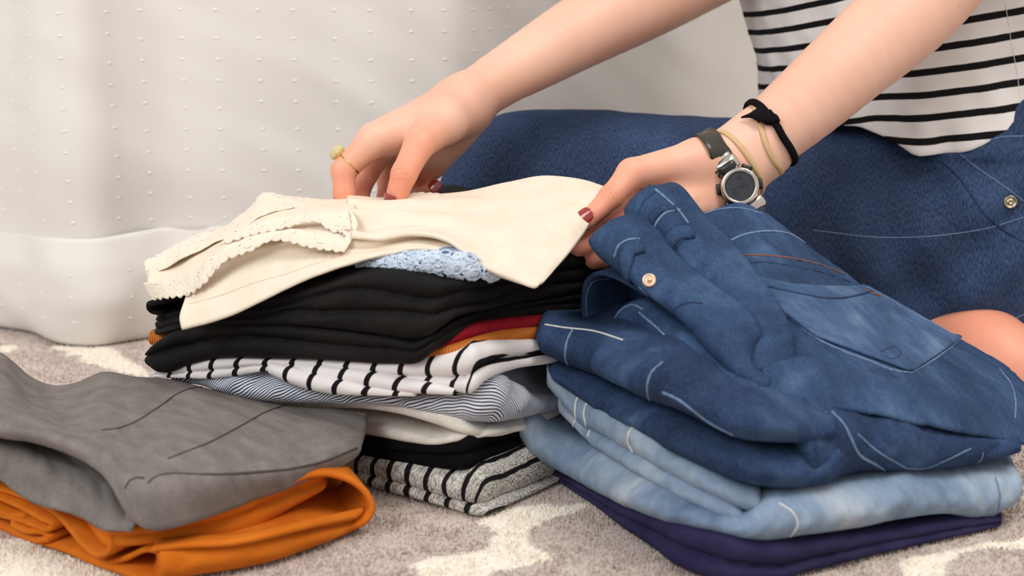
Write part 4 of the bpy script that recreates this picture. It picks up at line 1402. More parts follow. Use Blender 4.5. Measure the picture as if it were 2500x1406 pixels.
def smooth_mesh(V, F, it=2, lam=0.5):
    for _ in range(it):
        s = np.zeros_like(V); n = np.zeros(len(V))
        for a, b in ((0, 1), (1, 2), (2, 3), (3, 0)):
            np.add.at(s, F[:, a], V[F[:, b]]); np.add.at(n, F[:, a], 1)
        V = V + lam * (s / np.maximum(n, 1)[:, None] - V)
    return V


def vert_normals(V, F):
    n = np.cross(V[F[:, 2]] - V[F[:, 0]], V[F[:, 3]] - V[F[:, 1]])
    r = np.zeros_like(V)
    for k in range(4):
        np.add.at(r, F[:, k], n)
    return nrm(r)


person = root('person', 'person in a striped tee and blue jeans kneeling and folding clothes', 'person', (0.36, 1.25, 0.0))

SH_N = np.array([0.475, 1.17, 0.60]); SH_F = np.array([0.36, 1.44, 0.60])       # shoulders
EL_N = P(2400, -190, 1.135); EL_F = P(1760, -95, 1.29)
HIPC = np.array([0.43, 1.30, 0.15])

f = Field()
# trunk, neck, head, hidden legs
f.cone(HIPC, (0.41, 1.31, 0.32), 0.10, 0.10, 0.04)
f.cone((0.43, 1.25, 0.14), (0.43, 1.38, 0.14), 0.08, 0.085, 0.03)
f.cone((0.41, 1.28, 0.40), (0.41, 1.34, 0.52), 0.10, 0.09, 0.04)
f.cone((0.41, 1.34, 0.40), (0.43, 1.26, 0.52), 0.10, 0.09, 0.06)
f.cone(SH_N + [-0.02, 0.05, -0.03], SH_F + [0.02, -0.05, -0.03], 0.055, 0.055, 0.05)
f.cone((0.40, 1.305, 0.60), (0.355, 1.30, 0.74), 0.052, 0.046, 0.03)
f.cone((0.33, 1.30, 0.80), (0.345, 1.30, 0.87), 0.075, 0.085, 0.03)
f.cone((0.285, 1.30, 0.76), (0.30, 1.30, 0.80), 0.042, 0.05, 0.03)
f.cone((0.255, 1.30, 0.83), (0.238, 1.30, 0.805), 0.009, 0.013, 0.012)
f.cone((0.35, 1.215, 0.83), (0.352, 1.213, 0.80), 0.011, 0.008, 0.006)
f.cone((0.35, 1.385, 0.83), (0.352, 1.387, 0.80), 0.011, 0.008, 0.006)
f.cone((0.44, 1.255, 0.13), (0.03, 1.245, 0.15), 0.08, 0.055, 0.02)
f.cone((0.03, 1.245, 0.13), (0.33, 1.215, 0.045), 0.045, 0.03, 0.01)
f.cone((0.44, 1.36, 0.11), (0.10, 1.43, 0.09), 0.07, 0.045, 0.02)
f.cone((0.10, 1.43, 0.08), (0.42, 1.40, 0.045), 0.04, 0.03, 0.01)
# near foot: heel and sole turned to the side
f.cone((0.33, 1.215, 0.045), P(2385, 858, 1.145), 0.03, 0.032, 0.02)
f.cone(P(2400, 862, 1.135), P(2450, 905, 1.12), 0.036, 0.034, 0.02)
f.cone(P(2450, 905, 1.12), P(2600, 960, 1.09), 0.034, 0.024, 0.02)
f.cone((0.42, 1.40, 0.045), (0.50, 1.44, 0.035), 0.032, 0.026, 0.02)
# near arm
f.limb([SH_N, (SH_N + EL_N) / 2 + [0.01, 0, 0], EL_N], [0.046, 0.042, 0.0365], 10)
f.limb([EL_N, P(2235, 10, 1.115), P(2075, 155, 1.09), P(1940, 275, 1.07), P(1848, 352, 1.058), P(1775, 412, 1.048)], [0.0365, 0.0365, 0.0322, 0.0282, 0.0248, 0.0225], 22)
f.chain([P(1835, 348, 1.055), P(1745, 395, 1.04)], [0.0205, 0.0185], 0.01)
f.chain([P(1862, 376, 1.055), P(1775, 436, 1.04)], [0.0195, 0.0185], 0.01)
WN = P(1765, 405, 1.045)
N_TH = [P(1702, 394, 1.03), P(1543, 424, 1.0), P(1491, 482, .984), P(1430, 540, .971)]
N_IX = [P(1614, 452, 1.022), P(1530, 532, 1.004), P(1460, 584, .988), P(1412, 601, .978)]
N_MD = [P(1655, 500, 1.016), P(1560, 575, 1.0), P(1488, 622, .99), P(1450, 632, .985)]
N_RG = [P(1690, 520, 1.02), P(1600, 595, 1.005), P(1530, 635, 1.0), P(1495, 640, .995)]
N_PK = [P(1730, 525, 1.028), P(1660, 590, 1.015), P(1600, 625, 1.01), P(1570, 632, 1.005)]
f.cone(WN, N_IX[0], 0.019, 0.0138, 0.006)
f.cone(P(1780, 425, 1.05), N_MD[0], 0.019, 0.0145, 0.012)
f.cone(P(1790, 440, 1.055), N_RG[0], 0.018, 0.014, 0.012)
f.cone(P(1795, 450, 1.06), N_PK[0], 0.017, 0.013, 0.012)
f.cone(P(1745, 398, 1.042), N_TH[0], 0.0180, 0.0158, 0.010)
f.cone(N_TH[0], N_TH[1], 0.0158, 0.0108, 0.007)
f.cone(P(1680, 425, 1.03), P(1640, 440, 1.024), 0.012, 0.009, 0.010)
f.chain(N_TH[1:], [0.0106, 0.0084, 0.0062], 0.004)
f.chain(N_IX, [0.0132, 0.0096, 0.0086, 0.0076], 0.0025)
f.chain(N_MD, [0.0135, 0.0100, 0.0088, 0.0076], 0.004)
f.chain(N_RG, [0.0130, 0.0094, 0.0084, 0.0074], 0.004)
f.chain(N_PK, [0.0120, 0.0084, 0.0074, 0.0066], 0.004)
for a_, b_ in ((P(1768, 436, 1.037), P(1668, 500, 1.004)), (P(1778, 452, 1.041), P(1702, 514, 1.008)), (P(1752, 420, 1.032), P(1632, 462, 1.010))):
    f.cone(a_, b_, 0.0030, 0.0034, 0.005)
# far arm
f.limb([SH_F, (SH_F + EL_F) / 2 + [0.01, 0, 0], EL_F], [0.046, 0.042, 0.035], 10)
f.limb([EL_F, P(1560, 2, 1.23), P(1410, 82, 1.195), P(1290, 152, 1.155), P(1200, 204, 1.125), P(1130, 248, 1.10)], [0.035, 0.0345, 0.0298, 0.0248, 0.0208, 0.0182], 24)
f.cone(P(1200, 210, 1.135), P(1135, 256, 1.115), 0.018, 0.0165, 0.008)
F_IX = [P(913, 342, 1.052), P(838, 416, 1.045), P(841, 474, 1.042), P(852, 506, 1.04)]
F_MD = [P(935, 350, 1.078), P(896, 422, 1.086), P(876, 472, 1.072), P(882, 505, 1.058)]
F_RG = [P(975, 372, 1.100), P(948, 440, 1.110), P(944, 486, 1.095), P(950, 508, 1.08)]
F_PK = [P(1028, 405, 1.118), P(1002, 455, 1.130), P(1016, 482, 1.120), P(1052, 461, 1.100)]
F_TH = [P(1085, 295, 1.07), P(1024, 352, 1.035), P(987, 424, 1.02), P(968, 478, 1.018)]
f.cone(P(1125, 250, 1.10), F_IX[0], 0.0175, 0.0128, 0.014)
f.cone(P(1128, 256, 1.112), F_MD[0], 0.0175, 0.0130, 0.014)
f.cone(P(1130, 264, 1.122), F_RG[0], 0.0175, 0.0130, 0.014)
f.cone(P(1135, 275, 1.13), F_PK[0], 0.0175, 0.0125, 0.014)
f.cone(P(1120, 275, 1.105), F_TH[0], 0.017, 0.0165, 0.014)
f.cone(F_TH[0], F_TH[1], 0.0165, 0.0116, 0.008)
f.cone(P(1075, 300, 1.085), P(960, 335, 1.062), 0.014, 0.0115, 0.012)
f.cone(P(1105, 325, 1.118), P(1052, 398, 1.118), 0.0155, 0.0125, 0.010)
f.cone(P(1040, 372, 1.108), P(965, 395, 1.105), 0.0135, 0.0115, 0.008)
f.chain(F_TH[1:], [0.0113, 0.0094, 0.0080], 0.003)
f.chain(F_IX, [0.0122, 0.0088, 0.0080, 0.0070], 0.004)
f.chain(F_MD, [0.0122, 0.0090, 0.0080, 0.0070], 0.003)
f.chain(F_RG, [0.0118, 0.0086, 0.0078, 0.0070], 0.003)
f.chain(F_PK, [0.0110, 0.0078, 0.0072, 0.0064], 0.003)

V, F = f.mesh(0.0021)
V = smooth_mesh(V, F, 1, 0.4)
nV = vert_normals(V, F)
me = mesh_from('body', V, F)
# natural flush of fingers, knuckles and heel
fl = np.zeros(len(V))
for ch in (N_TH, N_IX, N_MD, N_RG, N_PK, F_TH, F_IX, F_MD, F_RG, F_PK):
    for i in range(1, len(ch)):
        e = cone_sd(V, np.array(ch[i - 1]) * (0.35 if i == 1 else 1) + np.array(ch[i]) * (0.65 if i == 1 else 0), np.array(ch[i]), 0, 0)
        fl = np.maximum(fl, (0.35 + 0.22 * i) * np.clip(1 - (e - 0.009) / 0.012, 0, 1))
for p0, p1 in ((WN, N_MD[0]), (P(1125, 250, 1.10), F_MD[0])):
    e = cone_sd(V, np.array(p0) * 0.6 + np.array(p1) * 0.4, np.array(p1), 0, 0)
    fl = np.maximum(fl, 0.28 * np.clip(1 - (e - 0.02) / 0.02, 0, 1))
e = cone_sd(V, P(2400, 862, 1.135), P(2600, 960, 1.09), 0, 0)
fl = np.maximum(fl, 0.95 * np.clip(1 - (e - 0.045) / 0.03, 0, 1))
fl = np.clip(fl * 0.82, 0, 1)
at_ = me.color_attributes.new('flush', 'FLOAT_COLOR', 'POINT')
at_.data.foreach_set('color', np.stack([fl, fl, fl, np.ones_like(fl)], -1).astype(np.float32).ravel())
body = put('body', me, M['skin'], person)
BODY = bvh([body])


def cloth_field(fd, h, amp_fn, name, mat, parent, sm=3):
    V, F = fd.mesh(h)
    V = smooth_mesh(V, F, sm, 0.5)
    n = vert_normals(V, F)
    V = V + n * amp_fn(V, n)[:, None]
    # planar-ish coordinates for the weave
    uv = np.stack([V[:, 0], 0.1 * np.arctan2(V[:, 2] - 0.12, 1.28 - V[:, 1])], -1)
    return put(name, mesh_from(name, V, F, uv), mat, parent)


# jeans
j = Field()
j.limb([(0.46, 1.265, 0.112), (0.30, 1.262, 0.113), (0.15, 1.255, 0.135), (0.06, 1.248, 0.145), (0.016, 1.245, 0.147)], [0.113, 0.104, 0.091, 0.086, 0.084], 14)
j.chain([(0.022, 1.245, 0.12), (0.16, 1.235, 0.07), (0.345, 1.235, 0.06)], [0.072, 0.06, 0.052], 0.025)
j.cone((0.44, 1.21, 0.10), (0.52, 1.25, 0.12), 0.09, 0.11, 0.05)
j.cone((0.44, 1.27, 0.17), (0.47, 1.36, 0.17), 0.115, 0.115, 0.05)
j.limb([(0.46, 1.36, 0.11), (0.25, 1.40, 0.10), (0.10, 1.43, 0.095)], [0.105, 0.085, 0.07], 10)
j.chain([(0.10, 1.43, 0.085), (0.20, 1.42, 0.065), (0.40, 1.40, 0.055)], [0.066, 0.056, 0.046], 0.02)


def jean_wr(V, n):
    d = 0.0016 * fbm(V[:, 0] * 16, V[:, 2] * 16 + V[:, 1] * 9, 3)
    # pull lines fanning out of the hip crease
    c = np.array([0.455, 1.17, 0.20])
    dx = V[:, 0] - c[0]; dz = V[:, 2] - c[2]
    r = np.sqrt(dx ** 2 + dz ** 2); a = np.arctan2(dz, dx)
    w = np.exp(-((r - 0.09) / 0.09) ** 2) * (V[:, 1] < 1.25)
    d = d + 0.0055 * w * np.sin(a * 11 + 1.5 * vnoise(r * 25, a * 2)) * np.clip(-dz * 12 + 0.4, 0, 1)
    # soft creases across the thigh
    d = d + 0.0026 * np.exp(-((V[:, 0] - 0.30) / 0.09) ** 2) * np.sin((V[:, 0] * 0.8 + V[:, 2] * 0.7) * 120 + 2 * vnoise(V[:, 0] * 10, V[:, 2] * 10))
    return d


jeans = cloth_field(j, 0.0035, jean_wr, 'jeans', M['denim_worn'], person)
jeans['label'] = 'dark blue denim jeans'
JT = bvh([jeans])
seam('seam', JT, [(1985, 562), (2050, 570), (2120, 578), (2200, 580), (2280, 576), (2350, 568), (2420, 555), (2500, 530)], 0.0006, M['seam_blue'], jeans, 0.2)
seam('seam', JT, [(2425, 800), (2460, 785), (2500, 768)], 0.0006, M['seam_blue'], jeans, 0.2)
seam('seam', JT, [(2340, 372), (2380, 405), (2430, 440), (2480, 475), (2500, 492)], 0.0006, M['seam_blue'], jeans, 0.2)
seam('pocket_edge', JT, [(2300, 392), (2340, 430), (2370, 470), (2400, 515), (2450, 560), (2500, 590)], 0.0016, M['denim_worn'], jeans, 0.3)
seam('waist_seam', JT, [(2390, 350), (2440, 335), (2500, 332)], 0.0007, M['seam_blue'], jeans, 0.2)
l, n_ = hit(JT, 2466, 493)
if l is not None:
    n_ = nrm(n_ * 0.5 + nrm(np.array([0, 0, CAM_Z]) - l) * 0.5)
    e1 = nrm(np.cross(n_, [0, 0.2, 1])); e2 = np.cross(n_, e1)
    put('rivet', xform(lathe_mesh('rivet', [(0, -0.001), (0.0052, -0.001), (0.0055, 0.0004), (0.0050, 0.0014), (0.0041, 0.0012), (0.0037, 0.0006), (0.0024, 0.0006), (0.0020, 0.0013), (0.0013, 0.0013), (0.0010, 0.0008), (0, 0.0008)], 28), l + n_ * 0.001, e1, e2, n_), M['brass'], jeans)


# striped tee: rings round the trunk, stripes follow the rings
def tee():
    nth, nt_ = 150, 120
    th = np.linspace(0, 2 * math.pi, nth, endpoint=False)
    c0 = np.array([0.375, 1.315])
    rx, ry = 0.172, 0.145
    x0 = c0[0] + rx * np.cos(th); y0 = c0[1] + ry * np.sin(th)
    hemx = [0.15, 0.24, 0.275, 0.30, 0.325, 0.35, 0.375, 0.41, 0.47, 0.56]
    hemz = [0.222, 0.222, 0.224, 0.2145, 0.202, 0.204, 0.206, 0.222, 0.246, 0.25]
    hz = np.where(np.sin(th) < 0, np.interp(x0, hemx, hemz), 0.235)
    k = np.ones(5) / 5
    ring = []; uv = []
    T = np.linspace(0, 1, nt_)
    for t in T:
        w = (1 - t)
        zb = hz * w + (0.60) * t                                  # ring height at this fraction
        s = (zb - 0.20) / 0.40
        sx = 1.0 - 0.10 * np.sin(np.pi * np.clip(s * 1.6, 0, 1)) 
        lean = -0.02 * s
        x = c0[0] + lean + 0.015 * s + rx * sx * np.cos(th) + (0.034 * np.clip(1 - s * 2.6, 0, 1) - 0.016 * np.clip(s * 3.2, 0, 1)) * np.clip(-np.cos(th), 0, 1)
        y = c0[1] + ry * (sx + 0.02) * np.sin(th)
        if t > 0.75:
            q = (t - 0.75) / 0.25
            sh = 1 - 0.45 * q ** 1.6
            x = c0[0] + 0.02 * q + (x - c0[0]) * sh; y = c0[1] + (y - c0[1]) * (1 - 0.30 * q ** 2)
        wr = 0.0034 * fbm(th * 5 + s * 9, s * 5 - th * 2, 3) + 0.004 * np.exp(-s * 9) * np.sin(th * 16 + 2.2 * vnoise(th * 3, s * 4))
        x = x + wr * np.cos(th); y = y + wr * np.sin(th)
        ring.append(np.stack([x, y, zb], -1))
        # stripe number: horizontal in cloth, tilting up towards the side seam
        tilt = 0.075 + 0.33 * np.clip(s, 0, 0.5)
        st = (zb - 0.241 - tilt * (x - 0.42) - 0.0045 * np.exp(-((x - 0.31) / 0.05) ** 2) * np.exp(-s * 18) * np.sin((x - 0.27) * 60) + 0.15 * np.clip(0.30 - x, 0, 1)) / 0.0197
        uv.append(np.stack([th * 0.16, st], -1))
    ring = np.array(ring); uv = np.array(uv)
    # close column wrap by repeating the first column
    g = np.concatenate([ring, ring[:, :1]], 1); u = np.concatenate([uv, uv[:, :1] + np.array([1.0053, 0])], 1)
    o = sheet('t_shirt', g, 0.0018, M['tee'], person, uv=u)
    o['label'] = 'white t-shirt with black horizontal stripes'
    t = bvh([o])
    seam('side_seam', t, [(2455, 10), (2470, 110), (2485, 190), (2492, 280)], 0.0004, M['seam_light'], o, 0.2)
    # short sleeves
    for S, E in ((SH_N, EL_N), (SH_F, EL_F)):
        d = nrm(E - S)
        e1 = nrm(np.cross(d, [0.2, 1, 0.1])); e2 = np.cross(d, e1)
        a = np.linspace(0, 2 * math.pi, 40)
        gg = np.array([[S + d * q + (e1 * math.cos(b) + e2 * math.sin(b)) * (0.062 - 0.03 * max(0, -q) / 0.05 * 0 + 0.02 * max(0, 0.0 - q)) for b in a] for q in np.linspace(-0.05, 0.13, 24)])
        uu = np.array([[[b * 0.05, q / 0.0197] for b in a] for q in np.linspace(-0.05, 0.13, 24)])
        sheet('sleeve', gg, 0.0018, M['tee'], person, uv=uu)
    return o


tee()

# hair: a smooth cap with a tail behind
hf = Field()
hf.cone((0.355, 1.30, 0.875), (0.385, 1.30, 0.83), 0.098, 0.092, 0.03)
hf.cone((0.42, 1.30, 0.80), (0.46, 1.30, 0.66), 0.05, 0.035, 0.04)
hf.cone((0.46, 1.30, 0.66), (0.48, 1.30, 0.55), 0.035, 0.012, 0.03)
V, F = hf.mesh(0.005)
put('hair', mesh_from('hair', smooth_mesh(V, F, 2), F), M['hair'], person)


# nails
def nail(u, v, ldir_px, length, width, twist=0.0, lift=0.0006):
    l, n = hit(BODY, u, v)
    if l is None:
        return
    l2, _ = hit(BODY, u + ldir_px[0] * 0.4, v + ldir_px[1] * 0.4)
    a = P(u, v, l[1]); b = P(u + ldir_px[0], v + ldir_px[1], l[1])
    d = nrm(b - a); d = nrm(d - n * (d @ n))
    s = np.cross(n, d)
    s = nrm(s); nn = np.cross(d, s)
    nn = nn if nn @ n > 0 else -nn
    A = np.linspace(-1, 1, 13); Lg = np.linspace(0, 1, 15)
    g = np.zeros((15, 13, 3))
    for i, q in enumerate(Lg):
        wq = width * (0.86 + 0.14 * math.sin(math.pi * min(q * 1.15, 1))) * math.sqrt(max(0.0, 1 - max(0, (q - 0.72) / 0.30) ** 2.2)) * math.sqrt(max(0.05, 1 - max(0, (0.18 - q) / 0.20) ** 2))
        for k, x in enumerate(A):
            g[i, k] = l + d * (q - 0.45) * length + s * x * wq + nn * (lift + 0.0012 - 0.0026 * (x * wq / 0.006) ** 2 - 0.0015 * (q - 0.4) ** 2)
    put_o = sheet('fingernail', g, 0.0007, M['nail'], body)
    return put_o


nail(1424, 530, (-40, 32), 0.0155, 0.0053)
nail(952, 487, (-8, 30), 0.0115, 0.0055)
nail(1060, 457, (14, -12), 0.0115, 0.0048)
for px in ([(962, 418), (974, 411), (990, 412)], [(956, 430), (972, 423), (996, 424)], [(958, 440), (974, 436), (992, 438)],
           [(1478, 462), (1490, 470), (1500, 484)], [(1470, 468), (1484, 478), (1494, 494)], [(1486, 458), (1497, 465), (1506, 474)]):
    seam('knuckle_crease', BODY, px, 0.00034, M['crease'], body, -0.2)

# ------------------------------------------------------------------ things worn: watch, bracelets, rings
def around(axis_a, axis_b, frac, ang0, ang1, n=60, slant=0.0, lift=0.0012, ref=(0, 0, 1)):
    """points on the arm surface round the axis a-b"""
    a = np.array(axis_a); b = np.array(axis_b); d = nrm(b - a)
    e1 = nrm(np.cross(d, ref)); e2 = np.cross(d, e1)
    pts = []; ns = []
    for q in np.linspace(0, 1, n):
        an = ang0 + (ang1 - ang0) * q
        fr = frac + slant * q if not callable(slant) else frac + slant(q)
        c = a + (b - a) * fr
        r = e1 * math.cos(an) + e2 * math.sin(an)
        h, nn, i, t = BODY.ray_cast(Vector(c + r * 0.09), Vector(-r))
        if h is None:
            continue
        p = np.array(h)
        if np.linalg.norm(p - c) > 0.05:
            continue
        pts.append(p + r * lift); ns.append(r)
    pts = np.array(pts); ns = np.array(ns)
    for _ in range(3):
        pts[1:-1] = (pts[:-2] + 2 * pts[1:-1] + pts[2:]) / 4
    return pts, ns


AX_A, AX_B = P(1765, 418, 1.05), P(1940, 275, 1.07)


def strap_mesh(name, pts, ns, w, th, side=None):
    t = nrm(np.gradient(pts, axis=0)); s = nrm(np.cross(t, ns))
    x = np.linspace(-1, 1, 9)
    g = pts[:, None] + s[:, None] * (x * w)[None, :, None] - ns[:, None] * (0.0004 * (x ** 2))[None, :, None]
    return g


def watch():
    # the face sits on the back of the wrist, turned to the camera
    l, n = hit(BODY, 1806, 440)
    o = root('wrist_watch', 'digital watch with steel case and black strap worn on the near wrist', 'watch', tuple(l))
    cpos = P(1806, 455, l[1] - 0.009)
    view = nrm(np.array([0, 0, CAM_Z]) - cpos)
    # twelve o'clock towards the upper strap
    up = nrm(P(1752, 371, cpos[1]) - cpos)
    fn = nrm(view * 0.93 + nrm(n) * 0.12 + np.array([0, 0, 0.10]))
    up = nrm(up - fn * (up @ fn)); sd = np.cross(up, fn)
    R = 0.0138
    case = lathe_mesh('case', [(0, -0.0065), (R * 0.92, -0.0065), (R * 1.03, -0.004), (R * 1.03, -0.001), (R * 0.96, 0.0006), (R * 0.9, 0.0008)], 48)
    put('case', xform(case, cpos, sd, up, fn), M['rubber'], o)
    bez = lathe_mesh('bezel', [(R * 1.0, -0.001), (R * 1.01, 0.0008), (R * 0.97, 0.0020), (R * 0.83, 0.0026), (R * 0.76, 0.0020), (R * 0.755, 0.0008)], 64)
    bz = put('bezel', xform(bez, cpos, sd, up, fn), M['steel'], o)
    lcd = lathe_mesh('display', [(R * 0.77, 0.0009), (R * 0.6, 0.0011), (R * 0.3, 0.0012), (0.0001, 0.0012)], 48)
    ds = put('display', xform(lcd, cpos, sd, up, fn), M['lcd'], o)
    # lugs, buttons
    def blk(name, cx, cy, w, h, z0, z1, mat, par, taper=0.85, rot=0.0):
        c, s = math.cos(rot), math.sin(rot)
        pts = []
        for z, k in ((z0, 1.0), ((z0 + z1) / 2, 1.0), (z1, taper)):
            rr = []
            for a in np.linspace(0, 2 * math.pi, 20, endpoint=False):
                ca, sa = math.cos(a), math.sin(a)
                p = (abs(ca) ** 0.35 * np.sign(ca) * w * k, abs(sa) ** 0.35 * np.sign(sa) * h * k)
                rr.append([cx + p[0] * c - p[1] * s, cy + p[0] * s + p[1] * c, z])
            pts.append(rr)
        pts = np.array(pts)
        cap = pts[-1].mean(0)
        V = np.vstack([pts.reshape(-1, 3), [cap], [pts[0].mean(0)]])
        jj = np.arange(20); j2 = (jj + 1) % 20
        me = mesh_from(name, V, [quads(3, 20, wrap_c=True), np.stack([jj + 40, j2 + 40, np.full(20, 60)], -1), np.stack([j2, jj, np.full(20, 61)], -1)], smooth=False)
        return put(name, xform(me, cpos, sd, up, fn), mat, par)
    lug = blk('lug', 0, R * 1.30, R * 0.74, R * 0.40, -0.006, 0.0006, M['steel'], o, 0.9)
    blk('lug', 0, R * 1.72, R * 0.60, R * 0.20, -0.0075, -0.001, M['steel'], o, 0.9)
    blk('lug', 0, -R * 1.20, R * 0.74, R * 0.35, -0.007, -0.002, M['steel'], o, 0.9)
    blk('light_button', 0, R * 1.17, R * 0.50, R * 0.23, 0.0, 0.0022, M['rubber'], o, 0.9)
    for ang in (0.62, math.pi - 0.45, math.pi + 0.5, -0.45):
        blk('push_button', R * 1.1 * math.cos(ang), R * 1.1 * math.sin(ang), R * 0.10, R * 0.30, -0.003, 0.0, M['rubber'], o, 0.8, ang)
    # segments of the display
    seg = {'0': 'abcdef', '1': 'bc', '2': 'abged', '4': 'fgbc', '5': 'afgcd', 'F': 'aefg', 'r': 'eg'}

    def digit(ch, cx, cy, w, h, tk):
        V = []; Fc = []
        loc = {'a': (cx, cy + h, w, tk), 'd': (cx, cy - h, w, tk), 'g': (cx, cy, w, tk), 'b': (cx + w, cy + h / 2, tk, h / 2), 'c': (cx + w, cy - h / 2, tk, h / 2),
               'e': (cx - w, cy - h / 2, tk, h / 2), 'f': (cx - w, cy + h / 2, tk, h / 2)}
        for s in seg[ch]:
            x, y, a, b = loc[s]
            n = len(V)
            V += [[x - a * .9, y - b * .9, 0.00135], [x + a * .9, y - b * .9, 0.00135], [x + a * .9, y + b * .9, 0.00135], [x - a * .9, y + b * .9, 0.00135]]
            Fc.append([n, n + 1, n + 2, n + 3])
        put('digit', xform(mesh_from('digit', np.array(V), np.array(Fc), smooth=False), cpos, sd, up, fn), M['lcd_ink'], ds)
    digit('2', -0.0050, -0.0010, 0.0011, 0.0021, 0.00035)
    digit('4', 0.0005, -0.0010, 0.0011, 0.0021, 0.00035)
    digit('5', 0.0043, -0.0010, 0.0011, 0.0021, 0.00035)
    digit('1', 0.0012, 0.0052, 0.0008, 0.0014, 0.00028)
    digit('5', 0.0038, 0.0052, 0.0008, 0.0014, 0.00028)
    for yy in (0.0, -0.002):
        V = np.array([[-0.0024, yy - 0.0003, 0.00135], [-0.0018, yy - 0.0003, 0.00135], [-0.0018, yy + 0.0003, 0.00135], [-0.0024, yy + 0.0003, 0.00135]])
        put('colon', xform(mesh_from('colon', V, np.array([[0, 1, 2, 3]]), smooth=False), cpos, sd, up, fn), M['lcd_ink'], ds)
    # depth rating engraved on the bezel
    cu = bpy.data.curves.new('rating', 'FONT'); cu.body = '100M'; cu.size = 0.0026; cu.align_x = 'CENTER'
    to = bpy.data.objects.new('rating', cu); COL.objects.link(to)
    dg = bpy.context.evaluated_depsgraph_get()
    tm = bpy.data.meshes.new_from_object(to.evaluated_get(dg))
    bpy.data.objects.remove(to)
    co = np.empty(len(tm.vertices) * 3, np.float32); tm.vertices.foreach_get('co', co); co = co.reshape(-1, 3)
    a0 = 0.55
    ang = a0 - (co[:, 0]) / (R * 0.86); rr = R * 0.845 + co[:, 1] * 0.8
    co = np.stack([rr * np.sin(-ang + math.pi / 2 - 0.0), rr * np.cos(-ang + math.pi / 2), np.full(len(co), 0.00285)], -1)
    tm.vertices.foreach_set('co', co.astype(np.float32).ravel()); tm.update(); tm.materials.clear()
    put('rating', xform(tm, cpos, sd, up, fn), M['rubber'], bz)
    # strap: from the lug over the top of the wrist, round behind and back to the lower lug
    pts = [cpos + up * R * 1.75 - fn * 0.0042]; ns = [nrm(fn + up * 0.2)]
    for u, v in ((1754, 372), (1743, 353), (1733, 339), (1726, 331)):
        q, nn = hit(BODY, u, v)
        if q is not None and q[1] < 1.10:
            pts.append(q + nn * 0.0018); ns.append(nn)
    d = nrm(AX_B - AX_A)
    end = cpos - up * R * 1.45 - fn * 0.005
    ax = lambda p: AX_A + d * ((p - AX_A) @ d)
    p1 = pts[-1]; c1, c0 = ax(p1), ax(end)
    e1 = nrm(p1 - c1); e0 = nrm(end - c0)
    away = np.array([0, 1, 0.0]); away = nrm(away - d * (away @ d))
    for q in np.linspace(0.10, 0.88, 14):
        rd = nrm(e1 * max(0, 1 - 2 * q) + e0 * max(0, 2 * q - 1) + away * (1 - abs(2 * q - 1)) * 1.2)
        cc = c1 * (1 - q) + c0 * q
        h, nn, i, t = BODY.ray_cast(Vector(cc + rd * 0.09), Vector(-rd))
        if h is not None and np.linalg.norm(np.array(h) - cc) < 0.05:
            pts.append(np.array(h) + rd * 0.0018); ns.append(rd)
    pts.append(end); ns.append(nrm(fn - up * 0.3))
    pp = spline(np.hstack([np.array(pts), np.array(ns)]), 110)
    for _ in range(5):
        pp[1:-1] = (pp[:-2] + 2 * pp[1:-1] + pp[2:]) / 4
    g = strap_mesh('strap', pp[:, :3], nrm(pp[:, 3:6]), 0.0085, 0.002)
    sheet('strap', g, 0.0022, M['strap'], o)
    return o


watch()


def cord(name, label, cat, px_front, mat, r, flat, group=None, back=True, seam_n=None):
    """a band laid along pixels on the front of the arm and closed round its back"""
    pts = []; ns = []
    for u, v, _ in spline(np.array([[a, b, 0] for a, b in px_front], float), 30):
        l, n = hit(BODY, u, v)
        if l is None or l[1] > 1.10:
            continue
        pts.append(l + n * flat); ns.append(n)
    d = nrm(AX_B - AX_A)
    cen = lambda p: AX_A + d * ((p - AX_A) @ d)
    p0, p1 = pts[0], pts[-1]
    c0, c1 = cen(p0), cen(p1)
    # continue round the hidden side
    e1 = nrm((p1 - c1) - d * ((p1 - c1) @ d)); e0 = nrm((p0 - c0) - d * ((p0 - c0) @ d))
    away = np.array([0, 1, 0.0]); away = nrm(away - d * (away @ d))
    for q in np.linspace(0.08, 0.92, 14):
        rd = nrm(e1 * max(0, 1 - 2 * q) + e0 * max(0, 2 * q - 1) + away * (1 - abs(2 * q - 1)) * 1.2)
        cc = c1 * (1 - q) + c0 * q
        h, nn, i, t = BODY.ray_cast(Vector(cc + rd * 0.09), Vector(-rd))
        if h is not None and np.linalg.norm(np.array(h) - cc) < 0.05:
            pts.append(np.array(h) + rd * flat); ns.append(rd)
    pts = np.array(pts); ns = np.array(ns)
    for _ in range(2):
        pts = (np.roll(pts, 1, 0) + 2 * pts + np.roll(pts, -1, 0)) / 4
        ns = (np.roll(ns, 1, 0) + 2 * ns + np.roll(ns, -1, 0)) / 4
    me = tube_mesh(name, pts, r, 10, closed=True, flat=flat, nrmls=ns)
    o = put(name, me, mat, base=tuple(pts.mean(0)))
    return tag(o, label, cat, group)


